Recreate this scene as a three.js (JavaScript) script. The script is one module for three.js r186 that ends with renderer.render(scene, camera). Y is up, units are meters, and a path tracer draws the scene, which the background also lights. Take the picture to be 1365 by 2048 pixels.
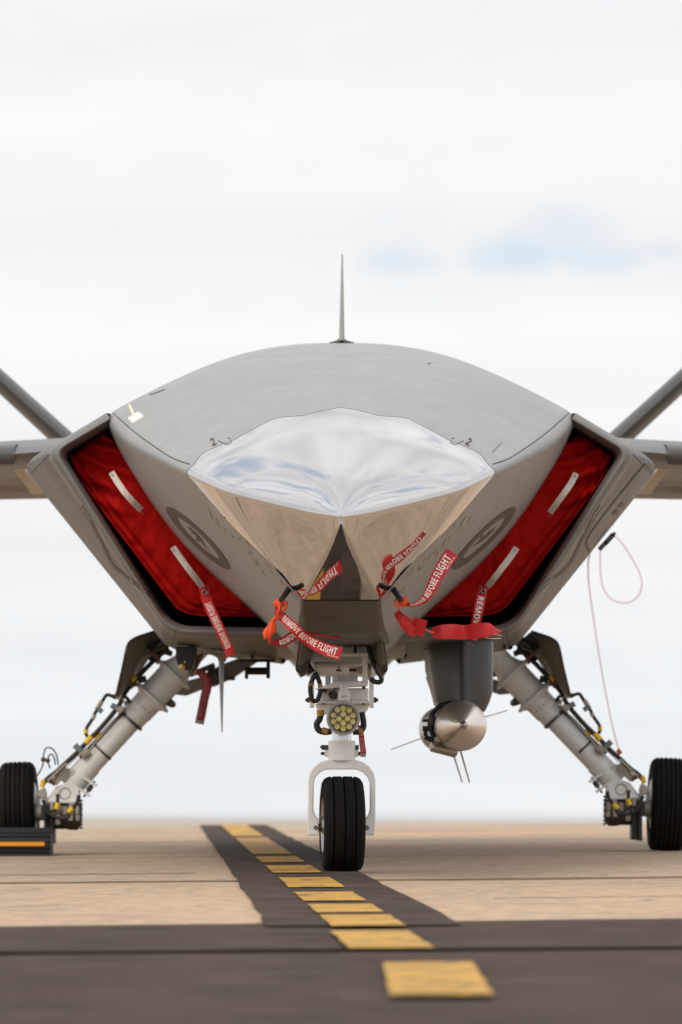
import * as THREE from 'three';
import { mergeGeometries, toCreasedNormals } from 'three/addons/utils/BufferGeometryUtils.js';
import { RoundedBoxGeometry } from 'three/addons/geometries/RoundedBoxGeometry.js';
import { ImprovedNoise } from 'three/addons/math/ImprovedNoise.js';

// ---------------------------------------------------------------- camera, sky, sun, exposure
const F = 8530, CY = 0.375, CZ = 16, TILT = Math.atan(521 / F);
const scene = new THREE.Scene();
const camera = new THREE.PerspectiveCamera((2 * Math.atan(1024 / F) * 180) / Math.PI, 1365 / 2048, 0.5, 9000);
camera.position.set(0, CY, CZ);
camera.rotation.x = TILT;
camera.focus = 14.9;
camera.userData.fStop = 4.8;
const renderer = new THREE.WebGLRenderer({ antialias: true });
renderer.toneMapping = THREE.LinearToneMapping;
renderer.toneMappingExposure = 1.0;
renderer.shadowMap.enabled = true;

const noise = new ImprovedNoise();
function fbm(x, y, z, oct = 4) { let s = 0, a = 0.5, f = 1; for (let i = 0; i < oct; i++) { s += a * noise.noise(x * f, y * f, z * f); a *= 0.5; f *= 2.03; } return s; }
const clamp = (x, a = 0, b = 1) => Math.min(b, Math.max(a, x));
const lerp = (a, b, t) => a + (b - a) * t;
const sstep = (a, b, x) => { const t = clamp((x - a) / (b - a)); return t * t * (3 - 2 * t); };
let seedState = 7;
const rnd = () => { seedState = (seedState * 1664525 + 1013904223) >>> 0; return seedState / 4294967296; };

const LEVEL = 0.0114; // the apron climbs away from the camera by this angle against true level
const SUN = new THREE.Vector3(-0.26, 0.72, 0.64).normalize();
{ // high thin overcast with broken gaps: a layer of cloud at an even height, seen in perspective
  const W = 2048, H = 1024, data = new Float32Array(W * H * 4);
  for (let r = 0; r < H; r++) {
    const el = ((r + 0.5) / H - 0.5) * Math.PI, y = Math.sin(el), c = Math.cos(el);
    for (let q = 0; q < W; q++) {
      const az = ((q + 0.5) / W - 0.5) * 2 * Math.PI, x = Math.cos(az) * c, z = Math.sin(az) * c;
      const o = (r * W + q) * 4;
      if (y < -0.02) { data[o] = 0.42; data[o + 1] = 0.37; data[o + 2] = 0.31; data[o + 3] = 1; continue; }
      const h = y + 0.09, u = x / h, v = z / h;
      const n1 = fbm(u * 0.8 + 3.1, v * 1.7 + 7.7, 1.3, 5), n2 = fbm(u * 2.6 - 9, v * 5.2 + 2, 4.2, 4);
      const up = sstep(0.1, 0.4, y);
      const n3 = fbm(u * 7 + 4, v * 9 - 6, 2.2, 3);
      let gap = sstep(-0.03, 0.34, n1 * 0.6 + n2 * 0.6 + n3 * 0.7 + 0.5 * fbm(u * 17, v * 21, 6.1, 3) - 0.04) * lerp(0.08, 0.75, up);
      // a thin, ragged break low in the cloud, to the right, and a bluer veil under it
      const ax = Math.atan2(x, -z) * 180 / Math.PI, ey = el * 180 / Math.PI - 0.65;
      if (z < 0) {
        const w1 = fbm(ax * 1.3, ey * 2.6, 9.1, 4), w2 = fbm(ax * 0.7 + 5, ey * 3.4, 3.3, 4);
        const lobe = (cx, cy, rx, ry, k) => k * (1 - sstep(0.25, 1.2, Math.hypot((ax - cx + 0.9 * w2) / rx, (ey - cy + 0.45 * w1) / ry) + 1.3 * w2));
        gap = Math.max(gap, lobe(2.6, 6.9, 3.4, 0.24, 0.95), lobe(3.1, 7.38, 1.0, 0.3, 0.5), lobe(0.75, 7.45, 0.9, 0.12, 0.25), lobe(4.3, 6.95, 1.1, 0.2, 0.9), lobe(-0.9, 6.2, 3.6, 0.28, 0.2), lobe(1.2, 6.35, 2.2, 0.2, 0.2));
      }
      const s = Math.max(0, x * SUN.x + y * SUN.y + z * SUN.z), glow = 0.75 * Math.pow(s, 2.6);
      const low = 1 - sstep(0.02, 0.13, y);
      const soft = fbm(u * 0.55, v * 2.4, 8.8, 4) * lerp(0.10, 0.30, up) + 0.4 * up * n3 + 0.32 * up * n2 - 0.05 * up;
      let cr = 0.95 + soft - 0.085 * low, cg = 0.943 + soft - 0.062 * low, cb = 0.943 + soft * 0.9 - 0.042 * low;
      const br = 0.34, bg = 0.44, bb = 0.60;
      const lowBlue = z < 0 ? 1 - sstep(0.09, 0.16, y) * 0 : 1, lb = lerp(1.75, 1.0, up) * lowBlue;
      data[o] = lerp(cr, br * lerp(2.02, 1, up), gap) + glow * 0.9;
      data[o + 1] = lerp(cg, bg * lerp(1.84, 1, up), gap) + glow * 0.88;
      data[o + 2] = lerp(cb, bb * lerp(1.52, 1, up), gap) + glow * 0.85;
      const zen = 1 + 0.38 * sstep(0.2, 0.8, y); for (let k = 0; k < 3; k++) data[o + k] *= zen;
      data[o + 3] = 1;
    }
  }
  const t = new THREE.DataTexture(data, W, H, THREE.RGBAFormat, THREE.FloatType);
  t.mapping = THREE.EquirectangularReflectionMapping; t.magFilter = THREE.LinearFilter; t.minFilter = THREE.LinearFilter; t.needsUpdate = true;
  scene.background = t; scene.environment = t;
  scene.backgroundRotation.x = scene.environmentRotation.x = -LEVEL;
}
const sun = new THREE.DirectionalLight(0xfff1dc, 1.25);
sun.position.copy(SUN).multiplyScalar(30); sun.target.position.set(0, 0, -2);
sun.castShadow = true; sun.shadow.radius = 34;
Object.assign(sun.shadow.camera, { left: -8, right: 8, top: 8, bottom: -8, near: 1, far: 70 });
scene.add(sun, sun.target);

// ---------------------------------------------------------------- helpers
const CT = Math.cos(TILT), ST = Math.sin(TILT);
// a point of the place, from where it is sighted in the picture (1365 x 2048) and how far off it stands
function U(px, py, d) {
  const x = (px - 682.5) / F, y = -(py - 1024) / F, yy = y * CT + ST, zz = y * ST - CT, t = d / -zz;
  return new THREE.Vector3(x * t, CY + yy * t, CZ - d);
}
const V = (a) => (a.isVector3 ? a : U(a[0], a[1], a[2]));
const m = (px, d) => (px * d) / F;
function toPix(v) { // back from the place to the picture
  const dy = v.y - CY, dz = v.z - CZ, yc = dy * CT + dz * ST, zc = -dy * ST + dz * CT;
  return [682.5 + (F * v.x) / -zc, 1024 - (F * yc) / -zc, CZ - v.z];
}
const names = {};
function numbered(n) { const k = (names[n] = (names[n] ?? -1) + 1); return k ? n + '_' + String(k).padStart(3, '0') : n; }
function prep(g) { let h = g.index ? g.toNonIndexed() : g.clone(); for (const k of Object.keys(h.attributes)) if (!['position', 'normal', 'uv'].includes(k)) h.deleteAttribute(k); if (!h.attributes.normal) h.computeVertexNormals(); if (!h.attributes.uv) h.setAttribute('uv', new THREE.BufferAttribute(new Float32Array(h.attributes.position.count * 2), 2)); return h; }
const join = (gs) => (Array.isArray(gs) ? (gs.length === 1 ? gs[0] : mergeGeometries(gs.map(prep))) : gs);
const WHOLE = new Set(['main_gear', 'nose_gear', 'lower_yoke', 'actuator', 'bracket_frame', 'lamp_hanger', 'landing_lamp', 'weapon_pylon', 'stub_antenna', 'winch_roller', 'rivets', 'concrete_slab', 'blade_antenna', 'roundel', 'gear_door', 'paint_chips', 'yoke_recess', 'brake_bolts']);
function part(name, gs, mat, parent, label) {
  if (Array.isArray(gs) && gs.length > 1 && !WHOLE.has(name) && !label) return gs.map((g) => part(name, g, mat, parent))[0];
  const o = new THREE.Mesh(join(gs), mat); o.name = parent === scene ? numbered(name) : name; o.castShadow = o.receiveShadow = true;
  if (label) o.userData.label = label;
  parent.add(o); return o;
}
function thing(name, label, category, group) { const o = new THREE.Group(); o.name = numbered(name); o.userData = { label, category }; if (group) o.userData.group = group; scene.add(o); return o; }
function setting(name) { const o = new THREE.Group(); o.name = name; o.userData = { kind: 'structure' }; scene.add(o); return o; }
function cylV(a, b, r1, r2 = r1, seg = 24, open = false) {
  const d = b.clone().sub(a), g = new THREE.CylinderGeometry(r2, r1, d.length(), seg, 1, open);
  g.applyQuaternion(new THREE.Quaternion().setFromUnitVectors(new THREE.Vector3(0, 1, 0), d.clone().normalize()));
  const c = a.clone().add(b).multiplyScalar(0.5); g.translate(c.x, c.y, c.z); return g;
}
const cyl = (a, b, r1, r2 = r1, seg = 24) => cylV(V(a), V(b), m(r1, a[2] ?? 16), m(r2, b[2] ?? 16), seg);
function lathe(a, b, prof, seg = 40) { // prof: [distance from a in px of depth, radius in px]
  const A = V(a), B = V(b), d = B.clone().sub(A).normalize(), k = m(1, a[2]);
  const g = new THREE.LatheGeometry(prof.map(([h, r]) => new THREE.Vector2(Math.max(r * k, 0.0001), h * k)), seg);
  g.applyQuaternion(new THREE.Quaternion().setFromUnitVectors(new THREE.Vector3(0, 1, 0), d)); g.translate(A.x, A.y, A.z);
  return toCreasedNormals(g, 0.6);
}
function tube(pts, rpx, seg = 0, rad = 10) {
  const v = pts.map(V), c = new THREE.CatmullRomCurve3(v, false, 'centripetal');
  return new THREE.TubeGeometry(c, seg || pts.length * 7, m(rpx, CZ - v[0].z), rad, false);
}
function box(x0, y0, x1, y1, d, depth, r = 1.2) { // front face at d
  const a = U(x0, y1, d), b = U(x1, y0, d), w = b.x - a.x, h = b.y - a.y;
  const g = new RoundedBoxGeometry(w, h, depth, 2, Math.min(m(r, d), w * 0.45, h * 0.45, depth * 0.45));
  g.translate((a.x + b.x) / 2, (a.y + b.y) / 2, CZ - d - depth / 2); return g;
}
function orbox(a, b, wpx, depth, r = 1) { // a bar from a to b, wpx wide in the picture plane
  const A = V(a), B = V(b), L = A.distanceTo(B), w = m(wpx, a[2]);
  const g = new RoundedBoxGeometry(w, L, depth, 2, Math.min(m(r, a[2]), w * 0.45, depth * 0.45));
  g.applyQuaternion(new THREE.Quaternion().setFromUnitVectors(new THREE.Vector3(0, 1, 0), B.clone().sub(A).normalize()));
  g.translate((A.x + B.x) / 2, (A.y + B.y) / 2, (A.z + B.z) / 2); return g;
}
function plate(pts, d, depth, holes = [], bev = 0.004) {
  const to = (l) => l.map(([x, y]) => { const v = U(x, y, d); return new THREE.Vector2(v.x, v.y); });
  const s = new THREE.Shape(to(pts)); for (const h of holes) s.holes.push(new THREE.Path(to(h)));
  const g = new THREE.ExtrudeGeometry(s, { depth: depth - 2 * bev, bevelEnabled: bev > 0, bevelSize: bev, bevelOffset: -bev, bevelThickness: bev, bevelSegments: 2, curveSegments: 12 });
  g.translate(0, 0, CZ - d - depth + bev); return g;
}
function prism(front, off) { // a solid plate with corners anywhere, off = thickness vector
  const a = front.map(V), b = a.map((p) => p.clone().add(off)), n = a.length, pos = [];
  const tri = (...t) => t.forEach((p) => pos.push(p.x, p.y, p.z));
  const c = a.reduce((s, p) => s.add(p), new THREE.Vector3()).divideScalar(n), e = c.clone().add(off);
  for (let i = 0; i < n; i++) { const j = (i + 1) % n; tri(a[i], a[j], c); tri(b[j], b[i], e); tri(a[j], a[i], b[i]); tri(a[j], b[i], b[j]); }
  const g = new THREE.BufferGeometry(); g.setAttribute('position', new THREE.Float32BufferAttribute(pos, 3)); g.computeVertexNormals(); return g;
}
function grid(rows, uvf) {
  const nr = rows.length, nc = rows[0].length, pos = [], uv = [], idx = [];
  rows.forEach((r, i) => r.forEach((p, j) => { pos.push(p.x, p.y, p.z); const q = uvf ? uvf(i, j, p) : [j / (nc - 1), i / (nr - 1)]; uv.push(q[0], q[1]); }));
  for (let i = 0; i < nr - 1; i++) for (let j = 0; j < nc - 1; j++) { const a = i * nc + j, b = a + 1, c = a + nc, e = c + 1; idx.push(a, c, b, b, c, e); }
  const g = new THREE.BufferGeometry();
  g.setAttribute('position', new THREE.Float32BufferAttribute(pos, 3)); g.setAttribute('uv', new THREE.Float32BufferAttribute(uv, 2)); g.setIndex(idx); g.computeVertexNormals(); return g;
}
function curve(xs, ys) { // monotone cubic through the points
  const n = xs.length, h = [], s = [], t = new Array(n).fill(0);
  for (let i = 0; i < n - 1; i++) { h[i] = xs[i + 1] - xs[i]; s[i] = (ys[i + 1] - ys[i]) / h[i]; }
  t[0] = s[0]; t[n - 1] = s[n - 2];
  for (let i = 1; i < n - 1; i++) if (s[i - 1] * s[i] > 0) { const w1 = 2 * h[i] + h[i - 1], w2 = h[i] + 2 * h[i - 1]; t[i] = (w1 + w2) / (w1 / s[i - 1] + w2 / s[i]); }
  return (x) => {
    if (x <= xs[0]) return ys[0] + t[0] * (x - xs[0]) * 0;
    if (x >= xs[n - 1]) return ys[n - 1];
    let i = 0; while (x > xs[i + 1]) i++;
    const u = (x - xs[i]) / h[i], a = 2 * u * u * u - 3 * u * u + 1, b = u * u * u - 2 * u * u + u, c = -2 * u * u * u + 3 * u * u, e = u * u * u - u * u;
    return a * ys[i] + b * h[i] * t[i] + c * ys[i + 1] + e * h[i] * t[i + 1];
  };
}
function lin(xs, ys) { return (x) => { if (x <= xs[0]) return ys[0]; for (let i = 0; i < xs.length - 1; i++) if (x <= xs[i + 1]) return lerp(ys[i], ys[i + 1], (x - xs[i]) / (xs[i + 1] - xs[i])); return ys[ys.length - 1]; }; }

// ---------------------------------------------------------------- materials
function canvas(w, h, draw, srgb = true, rep = true) {
  const c = document.createElement('canvas'); c.width = w; c.height = h; draw(c.getContext('2d'), w, h);
  const t = new THREE.CanvasTexture(c); if (srgb) t.colorSpace = THREE.SRGBColorSpace; if (rep) t.wrapS = t.wrapT = THREE.RepeatWrapping; return t;
}
function data(w, h, f, srgb = false) { // f(u, v) -> [r, g, b] 0..1, periodic when f is
  const a = new Uint8Array(w * h * 4);
  for (let y = 0; y < h; y++) for (let x = 0; x < w; x++) { const c = f(x / w, y / h), o = (y * w + x) * 4; for (let k = 0; k < 3; k++) a[o + k] = clamp(c[k]) * 255; a[o + 3] = 255; }
  const t = new THREE.DataTexture(a, w, h); t.wrapS = t.wrapT = THREE.RepeatWrapping; t.magFilter = THREE.LinearFilter; t.minFilter = THREE.LinearFilter; if (srgb) t.colorSpace = THREE.SRGBColorSpace; t.needsUpdate = true; return t;
}
const pn = (u, v, f, k) => { // periodic noise
  const a = u * 2 * Math.PI, b = v * 2 * Math.PI, r = f / (2 * Math.PI);
  return noise.noise(Math.cos(a) * r + k, Math.sin(a) * r + Math.cos(b) * r * 0.7, Math.sin(b) * r + k * 1.7);
};
const pf = (u, v, f, k, o = 4) => { let s = 0, a = 0.5; for (let i = 0; i < o; i++) { s += a * pn(u, v, f, k + i * 5.3); a *= 0.5; f *= 2; } return s; };
const lin2 = (r, g, b) => new THREE.Color().setRGB(r, g, b);
const std = (r, g, b, rough = 0.5, metal = 0, more = {}) => new THREE.MeshStandardMaterial({ color: lin2(r, g, b), roughness: rough, metalness: metal, ...more });

const wear = canvas(1024, 1024, (c, w, h) => { // fine wear of sprayed paint: cloudiness, scratches along the air flow, specks
  const im = c.createImageData(w, h);
  for (let y = 0; y < h; y++) for (let x = 0; x < w; x++) {
    const n = 1 + 0.04 * pf(x / w, y / h, 4, 2, 4) + 0.015 * pn(x / w, y / h, 60, 5) + 0.025 * (rnd() - 0.5), o = (y * w + x) * 4;
    im.data[o] = im.data[o + 1] = im.data[o + 2] = clamp(0.93 * n) * 255; im.data[o + 3] = 255;
  }
  c.putImageData(im, 0, 0);
  for (let i = 0; i < 70; i++) { const x = rnd() * w, y = rnd() * h, l = 4 + rnd() * 60; c.strokeStyle = rnd() < 0.55 ? `rgba(70,62,50,${0.06 + rnd() * 0.2})` : `rgba(255,250,235,${0.05 + rnd() * 0.22})`; c.lineWidth = 0.6 + rnd() * 1.6; c.beginPath(); c.moveTo(x, y); c.lineTo(x + (rnd() - 0.5) * 4, y + l); c.stroke(); }
  for (let i = 0; i < 380; i++) { c.fillStyle = rnd() < 0.7 ? `rgba(60,52,44,${0.15 + rnd() * 0.4})` : `rgba(250,240,220,${0.2 + rnd() * 0.4})`; c.beginPath(); c.arc(rnd() * w, rnd() * h, 0.5 + rnd() * 1.6, 0, 7); c.fill(); }
});
const wearB = data(512, 512, (u, v) => { const n = 0.5 + 0.35 * pf(u, v, 40, 3, 3); return [n, n, n]; });
const roughWear = data(256, 256, (u, v) => { const n = clamp(0.86 + 0.22 * pf(u, v, 7, 8, 4)); return [n, n, n]; });
const paint = (r, g, b, rough = 0.5) => new THREE.MeshPhysicalMaterial({ color: lin2(r, g, b), map: wear, roughness: rough, roughnessMap: roughWear, bumpMap: wearB, bumpScale: 0.00012, metalness: 0, specularIntensity: 0.8 });
const M = {
  skin: paint(0.302, 0.302, 0.296, 0.5),
  skinDark: paint(0.062, 0.06, 0.058, 0.5),
  chin: paint(0.07, 0.063, 0.055, 0.5),  // dark paint, deepened further so the colour carries the shade under the nose
  wing: paint(0.155, 0.148, 0.14, 0.5),
  shell: paint(0.092, 0.08, 0.068, 0.5),
  lip: paint(0.19, 0.182, 0.174, 0.5),
  duct: std(0.035, 0.031, 0.028, 0.8),  // grey inside walls coloured near black to stand for the shade in there
  seam: std(0.03, 0.028, 0.026, 0.8),
  mark: std(0.06, 0.047, 0.04, 0.6),
  markSoft: std(0.14, 0.125, 0.11, 0.6),
  chrome: new THREE.MeshPhysicalMaterial({ color: lin2(0.57, 0.555, 0.555), metalness: 1, roughness: 0.04 }),
  white: new THREE.MeshPhysicalMaterial({ color: lin2(0.9, 0.885, 0.86), map: wear, roughness: 0.4, clearcoat: 0.2, clearcoatRoughness: 0.3 }),
  cream: new THREE.MeshPhysicalMaterial({ color: lin2(0.84, 0.835, 0.82), map: wear, roughness: 0.42, roughnessMap: roughWear }),
  creamDirty: new THREE.MeshPhysicalMaterial({ color: lin2(0.42, 0.38, 0.32), map: wear, roughness: 0.5 }),
  black: std(0.012, 0.011, 0.011, 0.5),
  hose: std(0.014, 0.013, 0.013, 0.55),
  brown: std(0.06, 0.045, 0.035, 0.45, 0.3),
  steel: std(0.42, 0.4, 0.38, 0.3, 0.9),
  band: std(0.1, 0.09, 0.085, 0.4, 0.7),
  yellow: std(0.75, 0.47, 0.015, 0.5),
  rubber: null,
  polished: new THREE.MeshPhysicalMaterial({ color: lin2(0.75, 0.75, 0.76), metalness: 1, roughness: 0.12 }),
  clampBlue: std(0.16, 0.2, 0.21, 0.5),
  clampRed: std(0.2, 0.08, 0.06, 0.5),
  brass: std(0.6, 0.42, 0.18, 0.35, 0.8),
  belly: paint(0.34, 0.31, 0.27, 0.45),
  door: paint(0.20, 0.175, 0.145, 0.5),
  pylon: paint(0.022, 0.024, 0.027, 0.42),
  orange: new THREE.MeshPhysicalMaterial({ color: lin2(0.75, 0.07, 0.015), roughness: 0.75, sheen: 0.4, sheenColor: lin2(0.9, 0.25, 0.1), sheenRoughness: 0.5 }),
  strap: std(0.78, 0.70, 0.64, 0.9, 0, { bumpMap: data(128, 128, (u, v) => { const n = 0.5 + 0.5 * Math.sin(u * 2 * Math.PI * 24) * Math.sin(v * 2 * Math.PI * 24); return [n, n, n]; }), bumpScale: 0.0006 }),
};
M.rubber = new THREE.MeshPhysicalMaterial({ color: lin2(0.0085, 0.0075, 0.007), roughness: 0.8, specularIntensity: 0.35, map: data(256, 256, (u, v) => { const n = 0.78 + 0.5 * pf(u, v, 9, 4, 4); return [n, n * 0.98, n * 0.95]; }), bumpMap: wearB, bumpScale: 0.0008 });

// ---------------------------------------------------------------- ground
{
  const conc = canvas(2048, 2048, (c, w, h) => {
    const im = c.createImageData(w, h);
    for (let y = 0; y < h; y++) for (let x = 0; x < w; x++) {
      const u = x / w, v = y / h, n = 1 + 0.10 * pf(u, v, 4, 1, 2) + 0.24 * pf(u, v, 60, 12, 2) + 0.16 * (rnd() - 0.5), o = (y * w + x) * 4;
      im.data[o] = clamp(0.675 * n) * 255; im.data[o + 1] = clamp(0.585 * n) * 255; im.data[o + 2] = clamp(0.49 * n) * 255; im.data[o + 3] = 255;
    }
    c.putImageData(im, 0, 0);
    for (let i = 0; i < 2200; i++) { c.fillStyle = rnd() < 0.7 ? `rgba(80,66,50,${0.1 + rnd() * 0.35})` : `rgba(225,205,170,${0.1 + rnd() * 0.3})`; c.beginPath(); c.ellipse(rnd() * w, rnd() * h, 1 + rnd() * 5, 1 + rnd() * 4, rnd() * 3, 0, 7); c.fill(); }
    for (let i = 0; i < 26; i++) { c.fillStyle = `rgba(80,62,46,${0.03 + rnd() * 0.07})`; c.beginPath(); c.ellipse(rnd() * w, rnd() * h, 20 + rnd() * 90, 20 + rnd() * 120, rnd() * 3, 0, 7); c.fill(); }
    for (let i = 0; i < 14; i++) { c.strokeStyle = `rgba(60,48,40,${0.10 + rnd() * 0.14})`; c.lineWidth = 10 + rnd() * 16; c.beginPath(); c.arc(rnd() * w, rnd() * h, 80 + rnd() * 300, rnd() * 6, rnd() * 6); c.stroke(); }
  });
  const asph = canvas(1024, 1024, (c, w, h) => {
    const im = c.createImageData(w, h);
    for (let y = 0; y < h; y++) for (let x = 0; x < w; x++) {
      const u = x / w, v = y / h, n = 1 + 0.3 * pf(u, v, 5, 21, 4) + 0.5 * (rnd() - 0.5) * (0.4 + 0.6 * (pn(u, v, 60, 3) > 0)), o = (y * w + x) * 4;
      im.data[o] = clamp(0.272 * n) * 255; im.data[o + 1] = clamp(0.225 * n) * 255; im.data[o + 2] = clamp(0.2 * n) * 255; im.data[o + 3] = 255;
    }
    c.putImageData(im, 0, 0);
    for (let i = 0; i < 36; i++) { c.fillStyle = rnd() < 0.6 ? `rgba(20,15,12,${0.05 + rnd() * 0.16})` : `rgba(150,128,108,${0.03 + rnd() * 0.08})`; c.beginPath(); c.ellipse(rnd() * w, rnd() * h, 10 + rnd() * 90, 8 + rnd() * 70, rnd() * 3, 0, 7); c.fill(); }
    for (let i = 0; i < 10; i++) { c.strokeStyle = `rgba(14,10,8,${0.3 + rnd() * 0.4})`; c.lineWidth = 1 + rnd() * 3; c.beginPath(); let x = rnd() * w, y = rnd() * h; c.moveTo(x, y); for (let k = 0; k < 9; k++) { x += (rnd() - 0.3) * 70; y += (rnd() - 0.5) * 60; c.lineTo(x, y); } c.stroke(); }
    for (let i = 0; i < 700; i++) { c.fillStyle = `rgba(170,150,130,${0.1 + rnd() * 0.3})`; c.beginPath(); c.arc(rnd() * w, rnd() * h, 0.6 + rnd() * 1.6, 0, 7); c.fill(); }
  });
  const yel = canvas(512, 512, (c, w, h) => {
    const im = c.createImageData(w, h);
    for (let y = 0; y < h; y++) for (let x = 0; x < w; x++) {
      const u = x / w, v = y / h, n = 1 + 0.22 * pf(u, v, 6, 31, 4) + 0.16 * (rnd() - 0.5), k = sstep(0.1, 0.3, pf(u, v, 14, 44, 5)), o = (y * w + x) * 4;
      im.data[o] = clamp(lerp(0.70, 0.42, k) * n) * 255; im.data[o + 1] = clamp(lerp(0.53, 0.34, k) * n) * 255; im.data[o + 2] = clamp(lerp(0.19, 0.2, k) * n) * 255; im.data[o + 3] = 255;
    }
    c.putImageData(im, 0, 0);
  });
  const bump = data(512, 512, (u, v) => { const n = 0.5 + 0.5 * pf(u, v, 70, 3, 3); return [n, n, n]; });
  const mat = (t, rough) => new THREE.MeshStandardMaterial({ map: t, roughness: rough, bumpMap: bump, bumpScale: 0.003 });
  const mConc = mat(conc, 0.9), mAsph = new THREE.MeshPhysicalMaterial({ map: asph, roughness: 0.9, specularIntensity: 0.25, bumpMap: bump, bumpScale: 0.003 }), mYel = mat(yel, 0.7), mJoint = std(0.028, 0.023, 0.02, 0.95);
  const concs = [mConc, mConc.clone(), mConc.clone()]; concs[1].color.setScalar(0.95); concs[2].color.setRGB(0.98, 0.96, 0.92);
  const ROLL = 0.0062, at = (x, y, d) => new THREE.Vector3(x, y + x * ROLL, CZ - d);
  const sheet = (q, y, s, nu = 1, nv = 1) => { // q: four [x, d] corners, laid level
    const rows = []; for (let i = 0; i <= nv; i++) { const r = []; for (let j = 0; j <= nu; j++) { const a = [lerp(q[0][0], q[1][0], j / nu), lerp(q[0][1], q[1][1], j / nu)], b = [lerp(q[3][0], q[2][0], j / nu), lerp(q[3][1], q[2][1], j / nu)]; r.push(at(lerp(a[0], b[0], i / nv), y, lerp(a[1], b[1], i / nv))); } rows.push(r); }
    const g = grid(rows, (i, j, p) => [p.x / s, p.z / s]); return up(g);
  };
  function up(g) { const n = g.attributes.normal; if (n.getY(0) < 0) { const ix = g.index.array; for (let i = 0; i < ix.length; i += 3) { const t = ix[i]; ix[i] = ix[i + 1]; ix[i + 1] = t; } g.computeVertexNormals(); } return g; }
  // ground sheet: level under the apron, then falling away gently to the far plain
  const gx = [-2500, -600, -150, -40, -12, -4, 0, 4, 12, 40, 150, 600, 2500], gd = [-60, 0, 6, 14, 22, 29, 30.5, 32, 36, 50, 90, 200, 500, 1200, 2600, 4500];
  const soil = canvas(512, 512, (c, w, h) => { const im = c.createImageData(w, h); for (let y = 0; y < h; y++) for (let x = 0; x < w; x++) { const n = 1 + 0.5 * pf(x / w, y / h, 6, 71, 5), o = (y * w + x) * 4; im.data[o] = clamp(0.63 * n) * 255; im.data[o + 1] = clamp(0.59 * n) * 255; im.data[o + 2] = clamp(0.54 * n) * 255; im.data[o + 3] = 255; } c.putImageData(im, 0, 0); });
  const gr = part('ground', up(grid(gd.map((d) => gx.map((x) => { const far = Math.max(0, d - 30.5), xx = clamp(x, -60, 60); return new THREE.Vector3(x, -0.03 + xx * ROLL * (d < 60 ? 1 : 0.2) - far * (0.0112 + clamp(x / Math.max(d, 1), -0.12, 0.12) * 0.0115), CZ - d); })), (i, j, p) => [p.x / 9, p.z / 9])), mat(soil, 1), scene);
  gr.userData = { kind: 'structure' };
  // concrete apron: slabs with open joints on a dark bed
  const apron = setting('apron');
  const dEnd = [10.15, 14.92, 19.2, 23.5, 27.2, 30.6], K = 0.17, xs = [-22, -14.6, -7.3, 7.3, 14.6, 22];
  part('joint_filler', sheet([[-22, 8.5], [22, 8.5], [22, 30.4], [-22, 30.4]], -0.014, 3), mJoint, apron);
  for (let r = 0; r < dEnd.length - 1; r++) for (let q = 0; q < xs.length - 1; q++) {
    const sk = K, gap = (k) => (k === 1 ? 0.15 : 0.07), d0 = dEnd[r] + (r ? gap(r) : 0), d1 = dEnd[r + 1] - gap(r + 1), s = (x) => clamp(x, -5, 5) * sk * (1 - r * 0.18);
    const s1 = (x) => clamp(x, -5, 5) * sk * (1 - (r + 1) * 0.18), a = xs[q] + 0.006, b = xs[q + 1] - 0.006;
    const top = sheet([[a, d0 + s(a)], [b, d0 + s(b)], [b, d1 + s1(b)], [a, d1 + s1(a)]], 0, 3.1 + 0.2 * r, 60, 24);
    // worn, slightly wavy arrises
    const p = top.attributes.position; for (let i = 0; i < p.count; i++) { const row = Math.floor(i / 61); if (row === 0 || row === 24) p.setZ(i, p.getZ(i) + 0.012 * noise.noise(p.getX(i) * 6, row, r)); p.setY(i, p.getY(i) + 0.0025 * noise.noise(p.getX(i) * 0.8, p.getZ(i) * 0.8, 3)); }
    top.computeVertexNormals();
    const lipF = grid([0, 1].map((k) => Array.from({ length: 61 }, (_, j) => new THREE.Vector3(p.getX(j), p.getY(j) - k * 0.0135, p.getZ(j)))));
    part('concrete_slab', [top, lipF], concs[(r * 2 + q) % 3], apron);
  }
  const crackAt = (pts, w) => { const rows = pts.map(([x, d], i) => { const k = w * (0.6 + 0.8 * Math.abs(noise.noise(i * 1.7, x, 2))); return [at(x, 0.0035, d - k), at(x, 0.0035, d + k)]; }); return up(grid(rows)); };
  const wander = (x0, d0, x1, d1, n, k) => Array.from({ length: n + 1 }, (_, i) => [lerp(x0, x1, i / n), lerp(d0, d1, i / n) + k * noise.noise(i * 0.6, x0, d0)]);
  for (const c of [crackAt(wander(-2.3, 15.75, -0.55, 16.05, 40, 0.12), 0.03), crackAt(wander(0.45, 12.6, 1.4, 12.9, 24, 0.1), 0.012), crackAt(wander(1.1, 13.6, 1.5, 14.9, 20, 0.06), 0.01), crackAt(wander(-1.7, 11.6, -0.8, 12.2, 24, 0.1), 0.012)]) part('surface_crack', c, mJoint, apron);
  // dark asphalt nearer than the slabs
  const near = setting('asphalt_strip');
  const edge = (x) => 10.62 + clamp(x, -5, 5) * 0.17;
  const asRows = (y, d0f, d1f, n) => grid(Array.from({ length: n + 1 }, (_, i) => Array.from({ length: 81 }, (_, j) => { const x = -22 + j * 0.55; return at(x, y + 0.003 * noise.noise(x * 1.4, i * 0.9, 2), lerp(d0f(x), d1f(x), i / n)); })), (i, j, p) => [p.x / 1.7, p.z / 1.7]);
  part('asphalt_sheet', up(asRows(0.004, (x) => 9.02 + clamp(x, -5, 5) * 0.06, (x) => edge(x) + 0.02 * noise.noise(x * 3, 1, 1), 12)), mAsph, near);
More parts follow.
